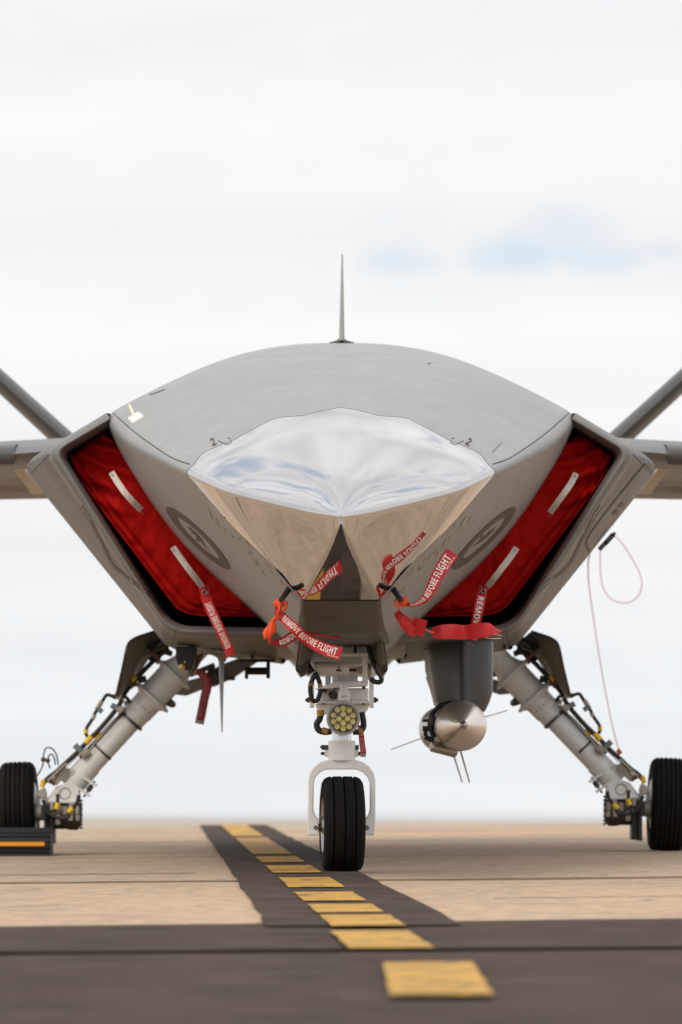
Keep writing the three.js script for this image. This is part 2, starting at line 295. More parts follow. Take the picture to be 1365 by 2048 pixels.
  part('asphalt_sheet', up(asRows(0.004, () => -20, (x) => 8.86 + clamp(x, -5, 5) * 0.06 + 0.02 * noise.noise(x * 2, 1, 9), 60)), mAsph, near);
  part('joint_filler', up(asRows(-0.003, (x) => 8.6 + clamp(x, -5, 5) * 0.06, (x) => 9.2 + clamp(x, -5, 5) * 0.06, 3)), mJoint, near);
  // taxi line: black border with yellow dashes
  const line = setting('taxi_line');
  const cx = (d) => 0.174 - 0.0412 * (d - 7.53);
  const strip = (d0, d1, w, y, s, wob, seed, cf = cx, fq = 0.9) => { const n = Math.max(2, Math.round((d1 - d0) * 8)), rows = []; for (let i = 0; i <= n; i++) { const d = lerp(d0, d1, i / n), r = []; for (let j = 0; j <= 4; j++) { const e = j === 0 || j === 4 ? wob * fbm(d * fq, j * 3.3 + seed, seed, 2) : 0; r.push(at(cf(d) + (j / 4 - 0.5) * w + e + (i === 0 || i === n ? 0 : 0), y, d + (i === 0 || i === n ? wob * 1.5 * noise.noise(j * 1.3, seed, i) : 0))); } rows.push(r); } return up(grid(rows, (i, j, p) => [p.x / s, p.z / s])); };
  part('black_border', strip(10.3, 30.4, 0.47, 0.0085, 1.7, 0.022, 3), mAsph, line);
  for (const [a, b] of [[6.99, 8.2], [8.87, 9.85], [10.16, 10.96], [11.15, 11.85], [12.17, 13.06], [13.6, 14.88], [15.6, 16.84], [17.45, 18.7], [19.2, 24.2], [24.7, 30.3]]) part('yellow_dash', strip(a, b, a < 8 ? 0.17 : 0.178, 0.0125, 0.9, 0.011, a, a < 8 ? () => 0.165 : a < 9 ? (d) => cx(d) - 0.014 : cx, 7), mYel, line);
}

// ---------------------------------------------------------------- aircraft
const jet = thing('jet_drone', 'grey uncrewed jet aircraft with a mirror-finish nose, parked on the concrete apron', 'aircraft');
const fore = (() => {
  const G = (dx, py, d) => { const v = U(682.5 + dx, py, d); return [d, v.x, v.y]; };
  const ch = [G(0.6, 1033, 13.6), G(60, 1020, 13.8), G(144, 1001, 14.06), G(243, 974, 14.42), G(315, 940, 14.85), G(384, 904, 15.6), G(437, 871, 16.3), G(473, 833, 16.95)];
  const last = ch[ch.length - 1]; ch.push([18.2, last[1] + 0.03, last[2] + 0.03], [20, last[1] + 0.03, last[2] + 0.06], [24.5, last[1] - 0.1, last[2] + 0.02]);
  const bt = [G(0.5, 1046, 13.6), G(35, 1123, 13.98), G(77, 1200, 14.38), G(80, 1266, 15.0), G(83, 1281, 15.4)];
  const bl = bt[bt.length - 1]; bt.push([16.95, bl[1] + 0.03, bl[2] - 0.002], [19, bl[1] + 0.04, bl[2]], [24.5, bl[1] + 0.05, bl[2] + 0.05]);
  const tc = [G(0, 1029, 13.6)]; for (const [d, y] of [[14.05, 1.345], [14.4, 1.45], [14.85, 1.582], [15.2, 1.677], [15.6, 1.772], [16.3, 1.918], [16.95, 2.034], [18.2, 2.212], [20, 2.36], [22, 2.42], [24.5, 2.3]]) tc.push([d, 0, y]);
  const f = (a, k) => curve(a.map((q) => q[0]), a.map((q) => q[k]));
  const xC = f(ch, 1), yC = f(ch, 2), xB = lin(bt.map((q) => q[0]), bt.map((q) => q[1])), yB = lin(bt.map((q) => q[0]), bt.map((q) => q[2])), yT = f(tc, 2);
  const bulge = curve([0, 0.038, 0.124, 0.256, 0.347, 0.446, 0.585, 0.7, 0.84, 1], [0, 0.012, 0.034, 0.052, 0.061, 0.064, 0.055, 0.04, 0.019, 0]);
  const top = (t, d) => [xC(d) * t, yC(d) + (yT(d) - yC(d)) * (1 - Math.pow(t, lerp(1.95, 2.55, sstep(15.6, 17.4, d))))];
  const flank = (s, d) => { const ax = xC(d), ay = yC(d), bx = xB(d), by = yB(d), L = Math.hypot(bx - ax, by - ay), q = bulge(s) * L * sstep(14.7, 16.8, d); return [lerp(ax, bx, s) + (-(by - ay) / L) * q, lerp(ay, by, s) + ((bx - ax) / L) * q * 1]; };
  const cols = []; // columns of the half section: kind and parameter, p runs 0..3
  for (let i = 0; i < 22; i++) cols.push(['t', i / 22]);
  for (let i = 0; i <= 8; i++) cols.push(['c', i / 8]);
  for (let i = 1; i < 20; i++) cols.push(['f', i / 20]);
  for (let i = 0; i <= 6; i++) cols.push(['b', i / 6]);
  for (let i = 1; i <= 5; i++) cols.push(['u', i / 5]);
  const bez = (a, b, c, t) => [0, 1].map((k) => (1 - t) * (1 - t) * a[k] + 2 * t * (1 - t) * b[k] + t * t * c[k]);
  const sec = (col, d) => {
    const ax = xC(d), ay = yC(d), bx = xB(d), by = yB(d), L = Math.hypot(bx - ax, by - ay), rc = Math.min(lerp(0.03, 0.05, sstep(15, 17, d)), 0.25 * ax, 0.25 * L), rb = Math.min(lerp(0.012, 0.045, sstep(14.4, 15.4, d)), 0.2 * L, 0.4 * bx), t1 = 1 - rc / ax, s1 = rc / L, s2 = 1 - rb / L;
    const [k, v] = col;
    if (k === 't') return top(v * t1, d);
    if (k === 'c') return bez(top(t1, d), [ax, ay], flank(s1, d), v);
    if (k === 'f') return flank(lerp(s1, s2, v), d);
    if (k === 'b') return bez(flank(s2, d), [bx, by], [bx - rb, by], v);
    return [lerp(bx - rb, 0, v), by];
  };
  const P = ([k, v]) => ({ t: v, c: 1, f: 1 + v, b: 2, u: 2 + v })[k];
  const bis = (g, a, b) => { let fa = g(a); for (let i = 0; i < 50; i++) { const c = (a + b) / 2, fc = g(c); if (fa * fc <= 0) b = c; else { a = c; fa = fc; } } return (a + b) / 2; };
  const pb = [];
  for (const [dx, py] of [[0, 815], [82, 832.5], [137, 837], [184, 861], [226, 884], [293, 914]]) { const d = bis((d) => { const v = U(682.5 + dx, py, d); return top(clamp(v.x / xC(d), 0, 1), d)[1] - v.y; }, 13.9, 17); pb.push([U(682.5 + dx, py, d).x / xC(d), d]); }
  pb.push([1, 14.84], [1.1, 14.79], [1.33, 14.72], [1.47, 14.60], [1.64, 14.50], [1.9, 14.42], [2, 14.38], [3, 14.38]);
  pb.sort((a, b) => a[0] - b[0]);
  const db = lin(pb.map((q) => q[0]), pb.map((q) => q[1]));
  const J = cols.length, full = []; for (let j = J - 1; j > 0; j--) full.push([cols[j], -1]); for (let j = 0; j < J; j++) full.push([cols[j], 1]);
  const surf = (d0, d1, n, pw = 1, inset = 0) => {
    const rows = []; for (let i = 0; i <= n; i++) rows.push(full.map(([c, s]) => { const p = P(c), d = lerp(d0(p), d1(p), Math.pow(i / n, pw)), q = sec(c, d); return new THREE.Vector3(s * q[0] * (1 - inset), q[1] - inset * (q[1] - 1.3), CZ - d); }));
    // uv in metres round the section and along the body
    const w = []; let acc = 0; const r = rows[n]; for (let j = 0; j < r.length; j++) { if (j) acc += Math.hypot(r[j].x - r[j - 1].x, r[j].y - r[j - 1].y); w.push(acc); }
    return grid(rows, (i, j, p) => [w[j] / 1.1, p.z / 1.1]);
  };
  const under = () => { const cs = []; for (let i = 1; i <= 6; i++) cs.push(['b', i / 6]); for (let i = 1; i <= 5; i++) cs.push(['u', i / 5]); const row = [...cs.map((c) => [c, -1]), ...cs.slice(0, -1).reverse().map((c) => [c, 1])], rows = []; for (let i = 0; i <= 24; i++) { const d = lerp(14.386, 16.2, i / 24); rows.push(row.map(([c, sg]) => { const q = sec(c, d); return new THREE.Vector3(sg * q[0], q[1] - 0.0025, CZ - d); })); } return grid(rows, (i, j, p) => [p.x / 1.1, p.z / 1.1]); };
  return { surf, under, db, sec, xC, yC, yT, flank };
})();
const radome = part('mirror_nose', fore.surf(() => 13.6, (p) => fore.db(p) - 0.0035, 60, 1), M.chrome, jet, 'mirror-polished faceted nose');
const skin = part('fuselage', fore.surf((p) => fore.db(p) + 0.0035, () => 22.8, 90, 1.15), M.skin, jet);
part('chin_panel', fore.under(), M.chin, jet, 'chin panel whose dark paint also carries its shade');
part('nose_joint', fore.surf((p) => fore.db(p) - 0.05, (p) => fore.db(p) + 0.05, 4, 1, 0.006), M.seam, jet);
part('tail_cap', (() => { const r = []; for (let i = 0; i <= 24; i++) r.push(i); const a = new THREE.CylinderGeometry(0.8, 0.8, 0.05, 32); a.rotateX(Math.PI / 2); a.scale(0.95, 0.75, 1); a.translate(0, 1.6, CZ - 22.78); return a; })(), M.skinDark, jet);

// engine intakes: rounded lip, outer shell, duct with its inner shade put into the colour
function loopSec(P, rB, rC, d) { // P: A, B, C, D in half-picture px; rounded at B and C
  const v = P.map(([x, y]) => new THREE.Vector2(x, y)), out = [];
  const seg = (a, b, n, last) => { for (let i = 0; i < n + (last ? 1 : 0); i++) out.push(a.clone().lerp(b, i / n)); };
  const fil = (p, q, r, R, n) => { const a = q.clone().add(p.clone().sub(q).setLength(R)), b = q.clone().add(r.clone().sub(q).setLength(R)); return [a, b, (list) => { for (let i = 0; i < n; i++) { const t = i / n; list.push(a.clone().multiplyScalar((1 - t) * (1 - t)).add(q.clone().multiplyScalar(2 * t * (1 - t))).add(b.clone().multiplyScalar(t * t))); } }]; };
  const [b0, b1, fb] = fil(v[0], v[1], v[2], rB, 10), [c0, c1, fc] = fil(v[1], v[2], v[3], rC, 12);
  seg(v[0], b0, 12); fb(out); seg(b1, c0, 24); fc(out); seg(c1, v[3], 16, true);
  return out.map((q) => U(682.5 + q.x, q.y, d));
}
function nacelle(side) {
  const inn = loopSec([[456, 848], [556, 908], [341, 1252], [60, 1256]], 20, 50, 16.9);
  const mid = loopSec([[463, 836], [575, 902], [343, 1262], [60, 1268]], 26, 42, 16.74);
  const outr = loopSec([[468, 826], [594, 902], [346, 1274], [60, 1283]], 30, 34, 16.9);
  const aft = loopSec([[420, 850], [634, 938], [349, 1293], [120, 1322]], 20, 14, 18.6);
  const flip = (v) => new THREE.Vector3(v.x * side, v.y, v.z);
  const lp = (a, b, t) => a.map((p, i) => p.clone().lerp(b[i], t));
  const duct = [18.9, 18.2, 17.6, 17.2, 17.0].map((d, k) => inn.map((p) => { const q = p.clone(), s = lerp(0.94, 1, k / 4); q.x *= s; q.z = CZ - d; return q; }));
  const lip = []; for (let i = 0; i <= 12; i++) { const f = (i / 12) * Math.PI, t = (1 - Math.cos(f)) / 2; const row = t < 0.5 ? lp(inn, mid, t * 2) : lp(mid, outr, t * 2 - 1); row.forEach((p) => { p.z = CZ - (16.9 - 0.13 * Math.sin(f)); }); lip.push(row); }
  const shell = []; for (let i = 0; i <= 20; i++) { const t = i / 20; shell.push(lp(outr, aft, 1 - Math.pow(1 - t, 1.35)).map((p) => { p.z = CZ - lerp(16.9, 18.6, t); return p; })); }
  for (const [d, k] of [[19.3, 0.995], [20.3, 0.9], [21.5, 0.7], [22.8, 0.5]]) shell.push(aft.map((p) => { const q = p.clone(); q.x *= k; q.y = 1.65 + (q.y - 1.65) * k; q.z = CZ - d; return q; }));
  const F3 = (rows) => rows.map((r) => r.map(flip));
  const body = part('intake_shell', grid(F3(shell), (i, j, p) => [(p.x + p.y) / 1.1, p.z / 1.1]), M.shell, jet);
  part('intake_lip', grid(F3(lip), (i, j, p) => [(p.x + p.y) / 1.1, p.z / 1.1]), M.lip, body);
  part('intake_duct', grid(F3([...duct, inn])), M.duct, body);
  part('duct_end', (() => { const c = inn.reduce((a, p) => a.add(p), new THREE.Vector3()).divideScalar(inn.length); return grid(F3([inn, inn.map(() => c)].map((r) => r.map((p) => new THREE.Vector3(p.x, p.y, CZ - 17.75))))); })(), M.duct, body);
  return body;
}
const shells = { '-1': nacelle(-1), '1': nacelle(1) };
const belly = part('belly', (() => { const y = U(0, 1322, 18.6).y, w = m(122, 18.6), g = []; const rows = [[17.25, 0.03], [17.6, 0.008], [18.0, 0], [20.4, 0.05], [22.6, 0.35]].map(([d, up]) => Array.from({ length: 9 }, (_, j) => new THREE.Vector3(lerp(-w, w, j / 8), y + up, CZ - d))); g.push(grid(rows, (i, j, p) => [p.x, p.z])); return g; })(), M.belly, jet);

// marks and lines laid on the skin where they are sighted
jet.updateMatrixWorld(true); scene.updateMatrixWorld(true);
const caster = new THREE.Raycaster(), hitOn = [skin, radome, shells['-1'], shells['1'], ...shells['-1'].children, ...shells['1'].children];
for (const o of hitOn) o.material.side = THREE.DoubleSide;
function onSkin(px, py, lift = 0.0018) {
  const o = new THREE.Vector3(0, CY, CZ), t = U(px, py, 10).sub(o).normalize(); caster.set(o, t);
  const h = caster.intersectObjects(hitOn, false)[0]; if (!h) return null;
  const n = h.face.normal.clone(); if (n.dot(t) > 0) n.negate(); return h.point.clone().addScaledVector(n, lift);
}
function laid(pts, wpx, wob = 0, closed = false) { // a painted stripe or panel gap following picture points
  const c = new THREE.CatmullRomCurve3(pts.map(([x, y]) => new THREE.Vector3(x, y, 0)), closed, 'centripetal', 0.1), L = c.getLength(), n = Math.max(4, Math.round(L / 6)), rows = [];
  for (let i = 0; i <= n; i++) { const p = c.getPointAt(i / n), t = c.getTangentAt(i / n), w = wpx * (1 + wob * noise.noise(i * 0.8, wpx, 2)) / 2; const a = onSkin(p.x - t.y * w, p.y + t.x * w), b = onSkin(p.x + t.y * w, p.y - t.x * w); if (a && b) rows.push([a, b]); }
  return rows.length > 1 ? grid(rows) : null;
}
const mirrorX = (pts) => pts.map(([x, y]) => [1365 - x, y]);
const lay = (name, list, mat, parent = skin) => { const g = list.filter(Boolean); if (g.length) { const o = part(name, g, mat, parent); if (name === 'paint_chips') o.userData.kind = 'stuff'; } };
const chineSeam = [[213, 826], [232, 843], [262, 869], [300, 897], [340, 922], [371, 933]];
lay('panel_gap', [laid(chineSeam.map(([x, y]) => [x + 9, y - 4]), 1.6), laid(mirrorX(chineSeam.map(([x, y]) => [x + 9, y - 4])), 1.6)], M.seam);
const dots = (a, b, n, r) => { const g = []; for (let i = 0; i <= n; i++) { if (rnd() < 0.12) continue; const x = lerp(a[0], b[0], i / n) + (rnd() - 0.5), y = lerp(a[1], b[1], i / n) + (rnd() - 0.5), p = onSkin(x, y, 0.0012), q = onSkin(x + 2, y, 0.0012), s = onSkin(x, y + 2, 0.0012); if (!p || !q || !s) continue; const nn = q.sub(p).cross(s.sub(p)).normalize(), c = new THREE.CircleGeometry(m(r, 15.5), 8); c.applyQuaternion(new THREE.Quaternion().setFromUnitVectors(new THREE.Vector3(0, 0, 1), nn)); c.translate(p.x, p.y, p.z); g.push(c); } return g; };
{
  const seams = []; for (let i = 0; i < chineSeam.length - 1; i++) for (const f of [(q) => q, (q) => [1365 - q[0], q[1]]]) seams.push(...dots(f([chineSeam[i][0] + 16, chineSeam[i][1] - 5]), f([chineSeam[i + 1][0] + 16, chineSeam[i + 1][1] - 5]), 9, 1.0));
  const row = [[330, 812], [400, 790], [480, 765], [560, 747], [640, 738], [725, 738], [805, 747], [885, 765], [965, 790], [1035, 812]];
  for (let i = 0; i < row.length - 1; i++) seams.push(...dots(row[i], row[i + 1], 7, 0.9));
  const rim = [[367, 926], [390, 914], [457, 884], [500, 861], [547, 837], [599, 833], [640, 824], [683, 815]];
  for (let i = 0; i < rim.length - 1; i++) for (const f of [(q) => [q[0] - 2, q[1] - 6], (q) => [1367 - q[0], q[1] - 6]]) seams.push(...dots(f(rim[i]), f(rim[i + 1]), 4, 1.0));
  const low = [[366, 960], [412, 1003], [447, 1045], [502, 1100], [542, 1140]];
  for (let i = 0; i < low.length - 1; i++) for (const f of [(q) => [q[0] - 5, q[1] + 5], (q) => [1370 - q[0], q[1] + 5]]) seams.push(...dots(f(low[i]), f(low[i + 1]), 5, 1.0));
  if (seams.length) { const o = part('rivets', seams, M.markSoft, skin); o.userData.kind = 'stuff'; }
}
function shapeOnSkin(list, cx, cy, sx, sy, rot) { const s = new THREE.Shape(list.map(([x, y]) => new THREE.Vector2(x, y))), g = new THREE.ShapeGeometry(s), p = g.attributes.position, c = Math.cos(rot), k = Math.sin(rot); for (let i = 0; i < p.count; i++) { const x = p.getX(i) * sx, y = -p.getY(i) * sy, v = onSkin(cx + x * c - y * k, cy + x * k + y * c, 0.0022); if (!v) return null; p.setXYZ(i, v.x, v.y, v.z); } g.computeVertexNormals(); return g; }
function ringOnSkin(cx, cy, a, b, ai, bi, rot) { const rows = [], c = Math.cos(rot), s = Math.sin(rot); for (let i = 0; i <= 64; i++) { const t = (i / 64) * 2 * Math.PI, r = []; for (let k = 0; k <= 3; k++) { const x = Math.cos(t) * lerp(ai, a, k / 3), y = Math.sin(t) * lerp(bi, b, k / 3), v = onSkin(cx + x * c - y * s, cy + x * s + y * c, 0.002); if (!v) return null; r.push(v); } rows.push(r); } return grid(rows); }
const roo = [[-1, 0.05], [-0.8, 0.22], [-0.62, 0.5], [-0.55, 0.3], [-0.3, 0.35], [0, 0.42], [0.3, 0.3], [0.55, 0.02], [1, -0.3], [0.95, -0.38], [0.5, -0.16], [0.3, -0.12], [0.38, -0.38], [0.12, -0.75], [0.02, -0.7], [0.16, -0.36], [0, -0.1], [-0.25, 0], [-0.42, -0.3], [-0.5, -0.26], [-0.45, 0.06], [-0.7, 0.08]];
for (const s of [-1, 1]) {
  const X = (x) => (s < 0 ? x : 1365 - x), rot = s < 0 ? 0.775 : Math.PI - 0.775;
  lay('roundel', [ringOnSkin(X(397), 1076, 88, 15.5, 58, 8.5, rot), shapeOnSkin(roo, X(395), 1073, 30, 9, rot)], M.mark);
  const two = [[-0.5, 0.55], [-0.25, 0.95], [0.25, 0.95], [0.5, 0.6], [0.4, 0.2], [-0.2, -0.65], [0.5, -0.65], [0.5, -0.95], [-0.55, -0.95], [-0.55, -0.65], [0.12, 0.22], [0.2, 0.55], [0.08, 0.68], [-0.1, 0.68], [-0.25, 0.5]];
  lay('numeral', [shapeOnSkin(two, s < 0 ? 427 : 938, 884, 9, 8, s < 0 ? -0.5 : 0.55)], M.mark);
  const st = [[162, 1011], [176, 1032], [200, 1077], [225, 1127], [236, 1139], [267, 1163], [306, 1194]];
  lay('painted_stripe', [laid(st.map(([x, y]) => [X(x), y]), 6, 0.2)], M.mark, shells[s]);
  lay('panel_gap', [laid([[350, 1197], [356, 1235], [347, 1288]].map(([x, y]) => [X(x), y]), 1.3), laid([[62, 948], [100, 908]].map(([x, y]) => [X(x), y]), 1.3)], M.seam, shells[s]);
  lay('panel_gap', [laid([[437, 881], [452, 889], [468, 880], [456, 876]].map(([x, y]) => [X(x), y]), 1.0)], M.seam);
  const scr = []; for (let i = 0; i < 26; i++) { const t = rnd(), x = lerp(395, 560, t) + rnd() * 26, y = lerp(1000, 1185, t) + rnd() * 16 - 6, l = 4 + rnd() * 12; scr.push(laid([[x, y], [x + l * 0.45, y + l * 0.8]].map(([a, b]) => [X(a), b]), 0.8 + rnd() * 0.9)); }
  lay('paint_chips', scr, std(0.42, 0.33, 0.2, 0.6));
}
// door outline and stencil on the right-hand shell
lay('door_gap', [laid([[1290, 927], [1240, 988], [1200, 1040], [1172, 1085], [1178, 1104]], 2.2)], M.seam, shells[1]);
lay('door_gap', [laid([[1290, 927], [1307, 944]], 2.4), laid([[1172, 1085], [1180, 1105]], 5)], M.mark, shells[1]);
lay('stencil', [laid([[1225, 1028], [1236, 1020]], 7), laid([[1237, 1014], [1247, 1006]], 7)], M.mark, shells[1]);
for (const pts of [[[300, 790], [312, 786], [330, 779]], [[855, 728], [862, 726]], [[985, 905], [1004, 885]]]) lay('scuff', [laid(pts, 1.3, 0.5)], M.mark);

// antennas
{
  const base = U(684, 684, 18.3), tip = U(685, 507, 18.35), sh = [];
  const n = 10; const rows = []; for (let i = 0; i <= n; i++) { const t = i / n, c = base.clone().lerp(tip, t), w = lerp(m(5.8, 18.3), m(1.5, 18.3), t), ch = lerp(0.085, 0.03, t), r = []; for (let k = 0; k <= 20; k++) { const a = (k / 20) * 2 * Math.PI; r.push(new THREE.Vector3(c.x + Math.sin(a) * w, c.y, c.z + Math.cos(a) * ch - 0.05 * t)); } rows.push(r); } sh.push(grid(rows));
  const an = part('blade_antenna', sh, std(0.3, 0.31, 0.29, 0.5), jet);
  part('antenna_base', [lathe([684, 687, 18.3], [684, 600, 18.3], [[0, 25], [2.2, 25], [4, 17], [8, 8], [11, 5]])], M.skinDark, an);
  const p0 = onSkin(272, 836, 0), wb = [], pl = [[258, 838], [268, 847], [289, 834], [278, 826]].map(([x, y]) => onSkin(x, y, 0.006));
  wb.push(tube([[270, 836, CZ - p0.z], [266, 826, CZ - p0.z], [258, 809, CZ - p0.z]], 3.4), prism(pl, new THREE.Vector3(0, -0.01, -0.002)));
  part('stub_antenna', wb, std(0.8, 0.77, 0.68, 0.5), jet, 'small white antenna on the left shoulder');
  const b2 = U(443, 1309, 18.2), t2 = U(444.5, 1465, 18.2), r2 = []; for (let i = 0; i <= 8; i++) { const t = i / 8, c = b2.clone().lerp(t2, t), w = m(lerp(6.2, 1.2, t), 18.2), r = []; for (let k = 0; k <= 4; k++) { const a = (k / 4) * 2 * Math.PI; r.push(new THREE.Vector3(c.x + Math.sin(a) * w, c.y, c.z + Math.cos(a) * lerp(0.1, 0.03, t))); } r2.push(r); }
  const ub = part('lower_antenna', toCreasedNormals(grid(r2), 0.5), M.skin, jet);
  part('antenna_base', plate([[418, 1306], [468, 1306], [452, 1314], [449, 1322], [438, 1322], [434, 1314]], 18.1, 0.2), M.creamDirty, ub);
}

// wings and tail fins
for (const s of [-1, 1]) {
  const W = (x, y, d) => new THREE.Vector3(s * x, y, CZ - d);
  const prof = [[0, 0.005], [0.03, 0.055], [0.1, 0.095], [0.22, 0.16], [0.36, 0.21], [0.55, 0.19], [0.8, 0.1], [1, -0.075], [1, -0.1], [0.8, -0.085], [0.76, -0.05], [0.5, -0.045], [0.2, -0.05], [0.06, -0.05], [0.015, -0.03]];
  const rows = []; for (const [x, le, c] of [[1.0, 19.35, 2.6], [1.45, 19.72, 2.3], [1.75, 19.95, 2.1], [2.6, 20.6, 1.6], [3.7, 21.4, 1.0]]) { const r = prof.map(([t, h]) => W(x, 1.84 + h * 0.62 + 0.012 - (x - 1.45) * 0.012, le + t * c)); r.push(r[0].clone()); rows.push(r); }
  const wing = part('wing', toCreasedNormals(grid(rows, (i, j, p) => [p.x, p.z]), 0.5), M.wing, jet);
  const sl = []; for (const [x, le] of [[1.52, 19.79], [1.75, 19.95], [2.6, 20.6]]) sl.push([[0.32, 0.102 * 0.62], [0.1, 0.08 * 0.62], [0.02, 0.045 * 0.62], [-0.012, 0.0], [0.01, -0.035], [0.06, -0.045]].map(([t, h]) => W(x, 1.857 + h - (x - 1.45) * 0.012, le + t)));
  part('leading_edge_slat', grid(sl, (i, j, p) => [p.x, p.z]), M.skinDark, wing);
  const X = (x) => (s < 0 ? x : 1365 - x);
  part('root_fairing', prism([[X(28), 939, 19.4], [X(48), 937, 19.35], [X(86), 987, 19.6], [X(62), 987, 19.7]], new THREE.Vector3(0, 0.012, -0.3)), std(0.5, 0.43, 0.34, 0.6), wing);
  // canted fin
  const fin = [], up = new THREE.Vector3(s * 0.735, 0.678, 0), nrm = new THREE.Vector3(-s * 0.678, 0.735, 0), root = U(X(120), 868, 21.9);
  for (const [h, le, c] of [[-0.5, 0, 1.1], [0, 0.12, 1.0], [1.5, 0.85, 0.55]]) { const r = []; for (let k = 0; k <= 24; k++) { const a = (k / 24) * 2 * Math.PI, t = (1 - Math.cos(a)) / 2, th = 0.038 * (1.5 * Math.sqrt(t) - 1.1 * t - 0.3 * t * t) * 3.1 * Math.sign(Math.sin(a) || 0) * lerp(1, 0.8, h / 1.6); r.push(root.clone().addScaledVector(up, h).addScaledVector(nrm, th).add(new THREE.Vector3(0, 0, -(le + t * c)))); } fin.push(r); }
  part('tail_fin', grid(fin, (i, j, p) => [p.x, p.z]), M.skinDark, jet);
}

// ---------------------------------------------------------------- wheels
function tyre(R, W, grooves, flat) { // axis along x
  const prof = [], hw = W / 2, gz = [];
  const add = (r, x) => prof.push(new THREE.Vector2(r, x));
  add(R * 0.55, -hw * 0.8); add(R * 0.62, -hw * 0.96); add(R * 0.76, -hw); add(R * 0.88, -hw * 0.96); add(R * 0.95, -hw * 0.85); add(R * 0.985, -hw * 0.7);
  for (let i = 0; i < grooves; i++) { const x = lerp(-hw * 0.52, hw * 0.52, grooves === 1 ? 0.5 : i / (grooves - 1)), g = W * 0.02, r = R * (1 - 0.012 * Math.pow(Math.abs(x / hw), 2)); add(r, x - g * 1.6); add(r - 0.001, x - g); add(r - 0.01, x - g * 0.7); add(r - 0.01, x + g * 0.7); add(r - 0.001, x + g); add(r, x + g * 1.6); }
  add(R * 0.985, hw * 0.7); add(R * 0.95, hw * 0.85); add(R * 0.88, hw * 0.96); add(R * 0.76, hw); add(R * 0.62, hw * 0.96); add(R * 0.55, hw * 0.8);
  const g = new THREE.LatheGeometry(prof, 96), p = g.attributes.position;
  g.rotateZ(Math.PI / 2);
  for (let i = 0; i < p.count; i++) { const y = p.getY(i), lim = -R + flat; if (y < lim) { const over = lim - y; p.setY(i, lim + (y - lim) * 0.02); p.setX(i, p.getX(i) * (1 + over / R * 0.9)); } }
  g.computeVertexNormals(); return toCreasedNormals(g, 0.55);
}
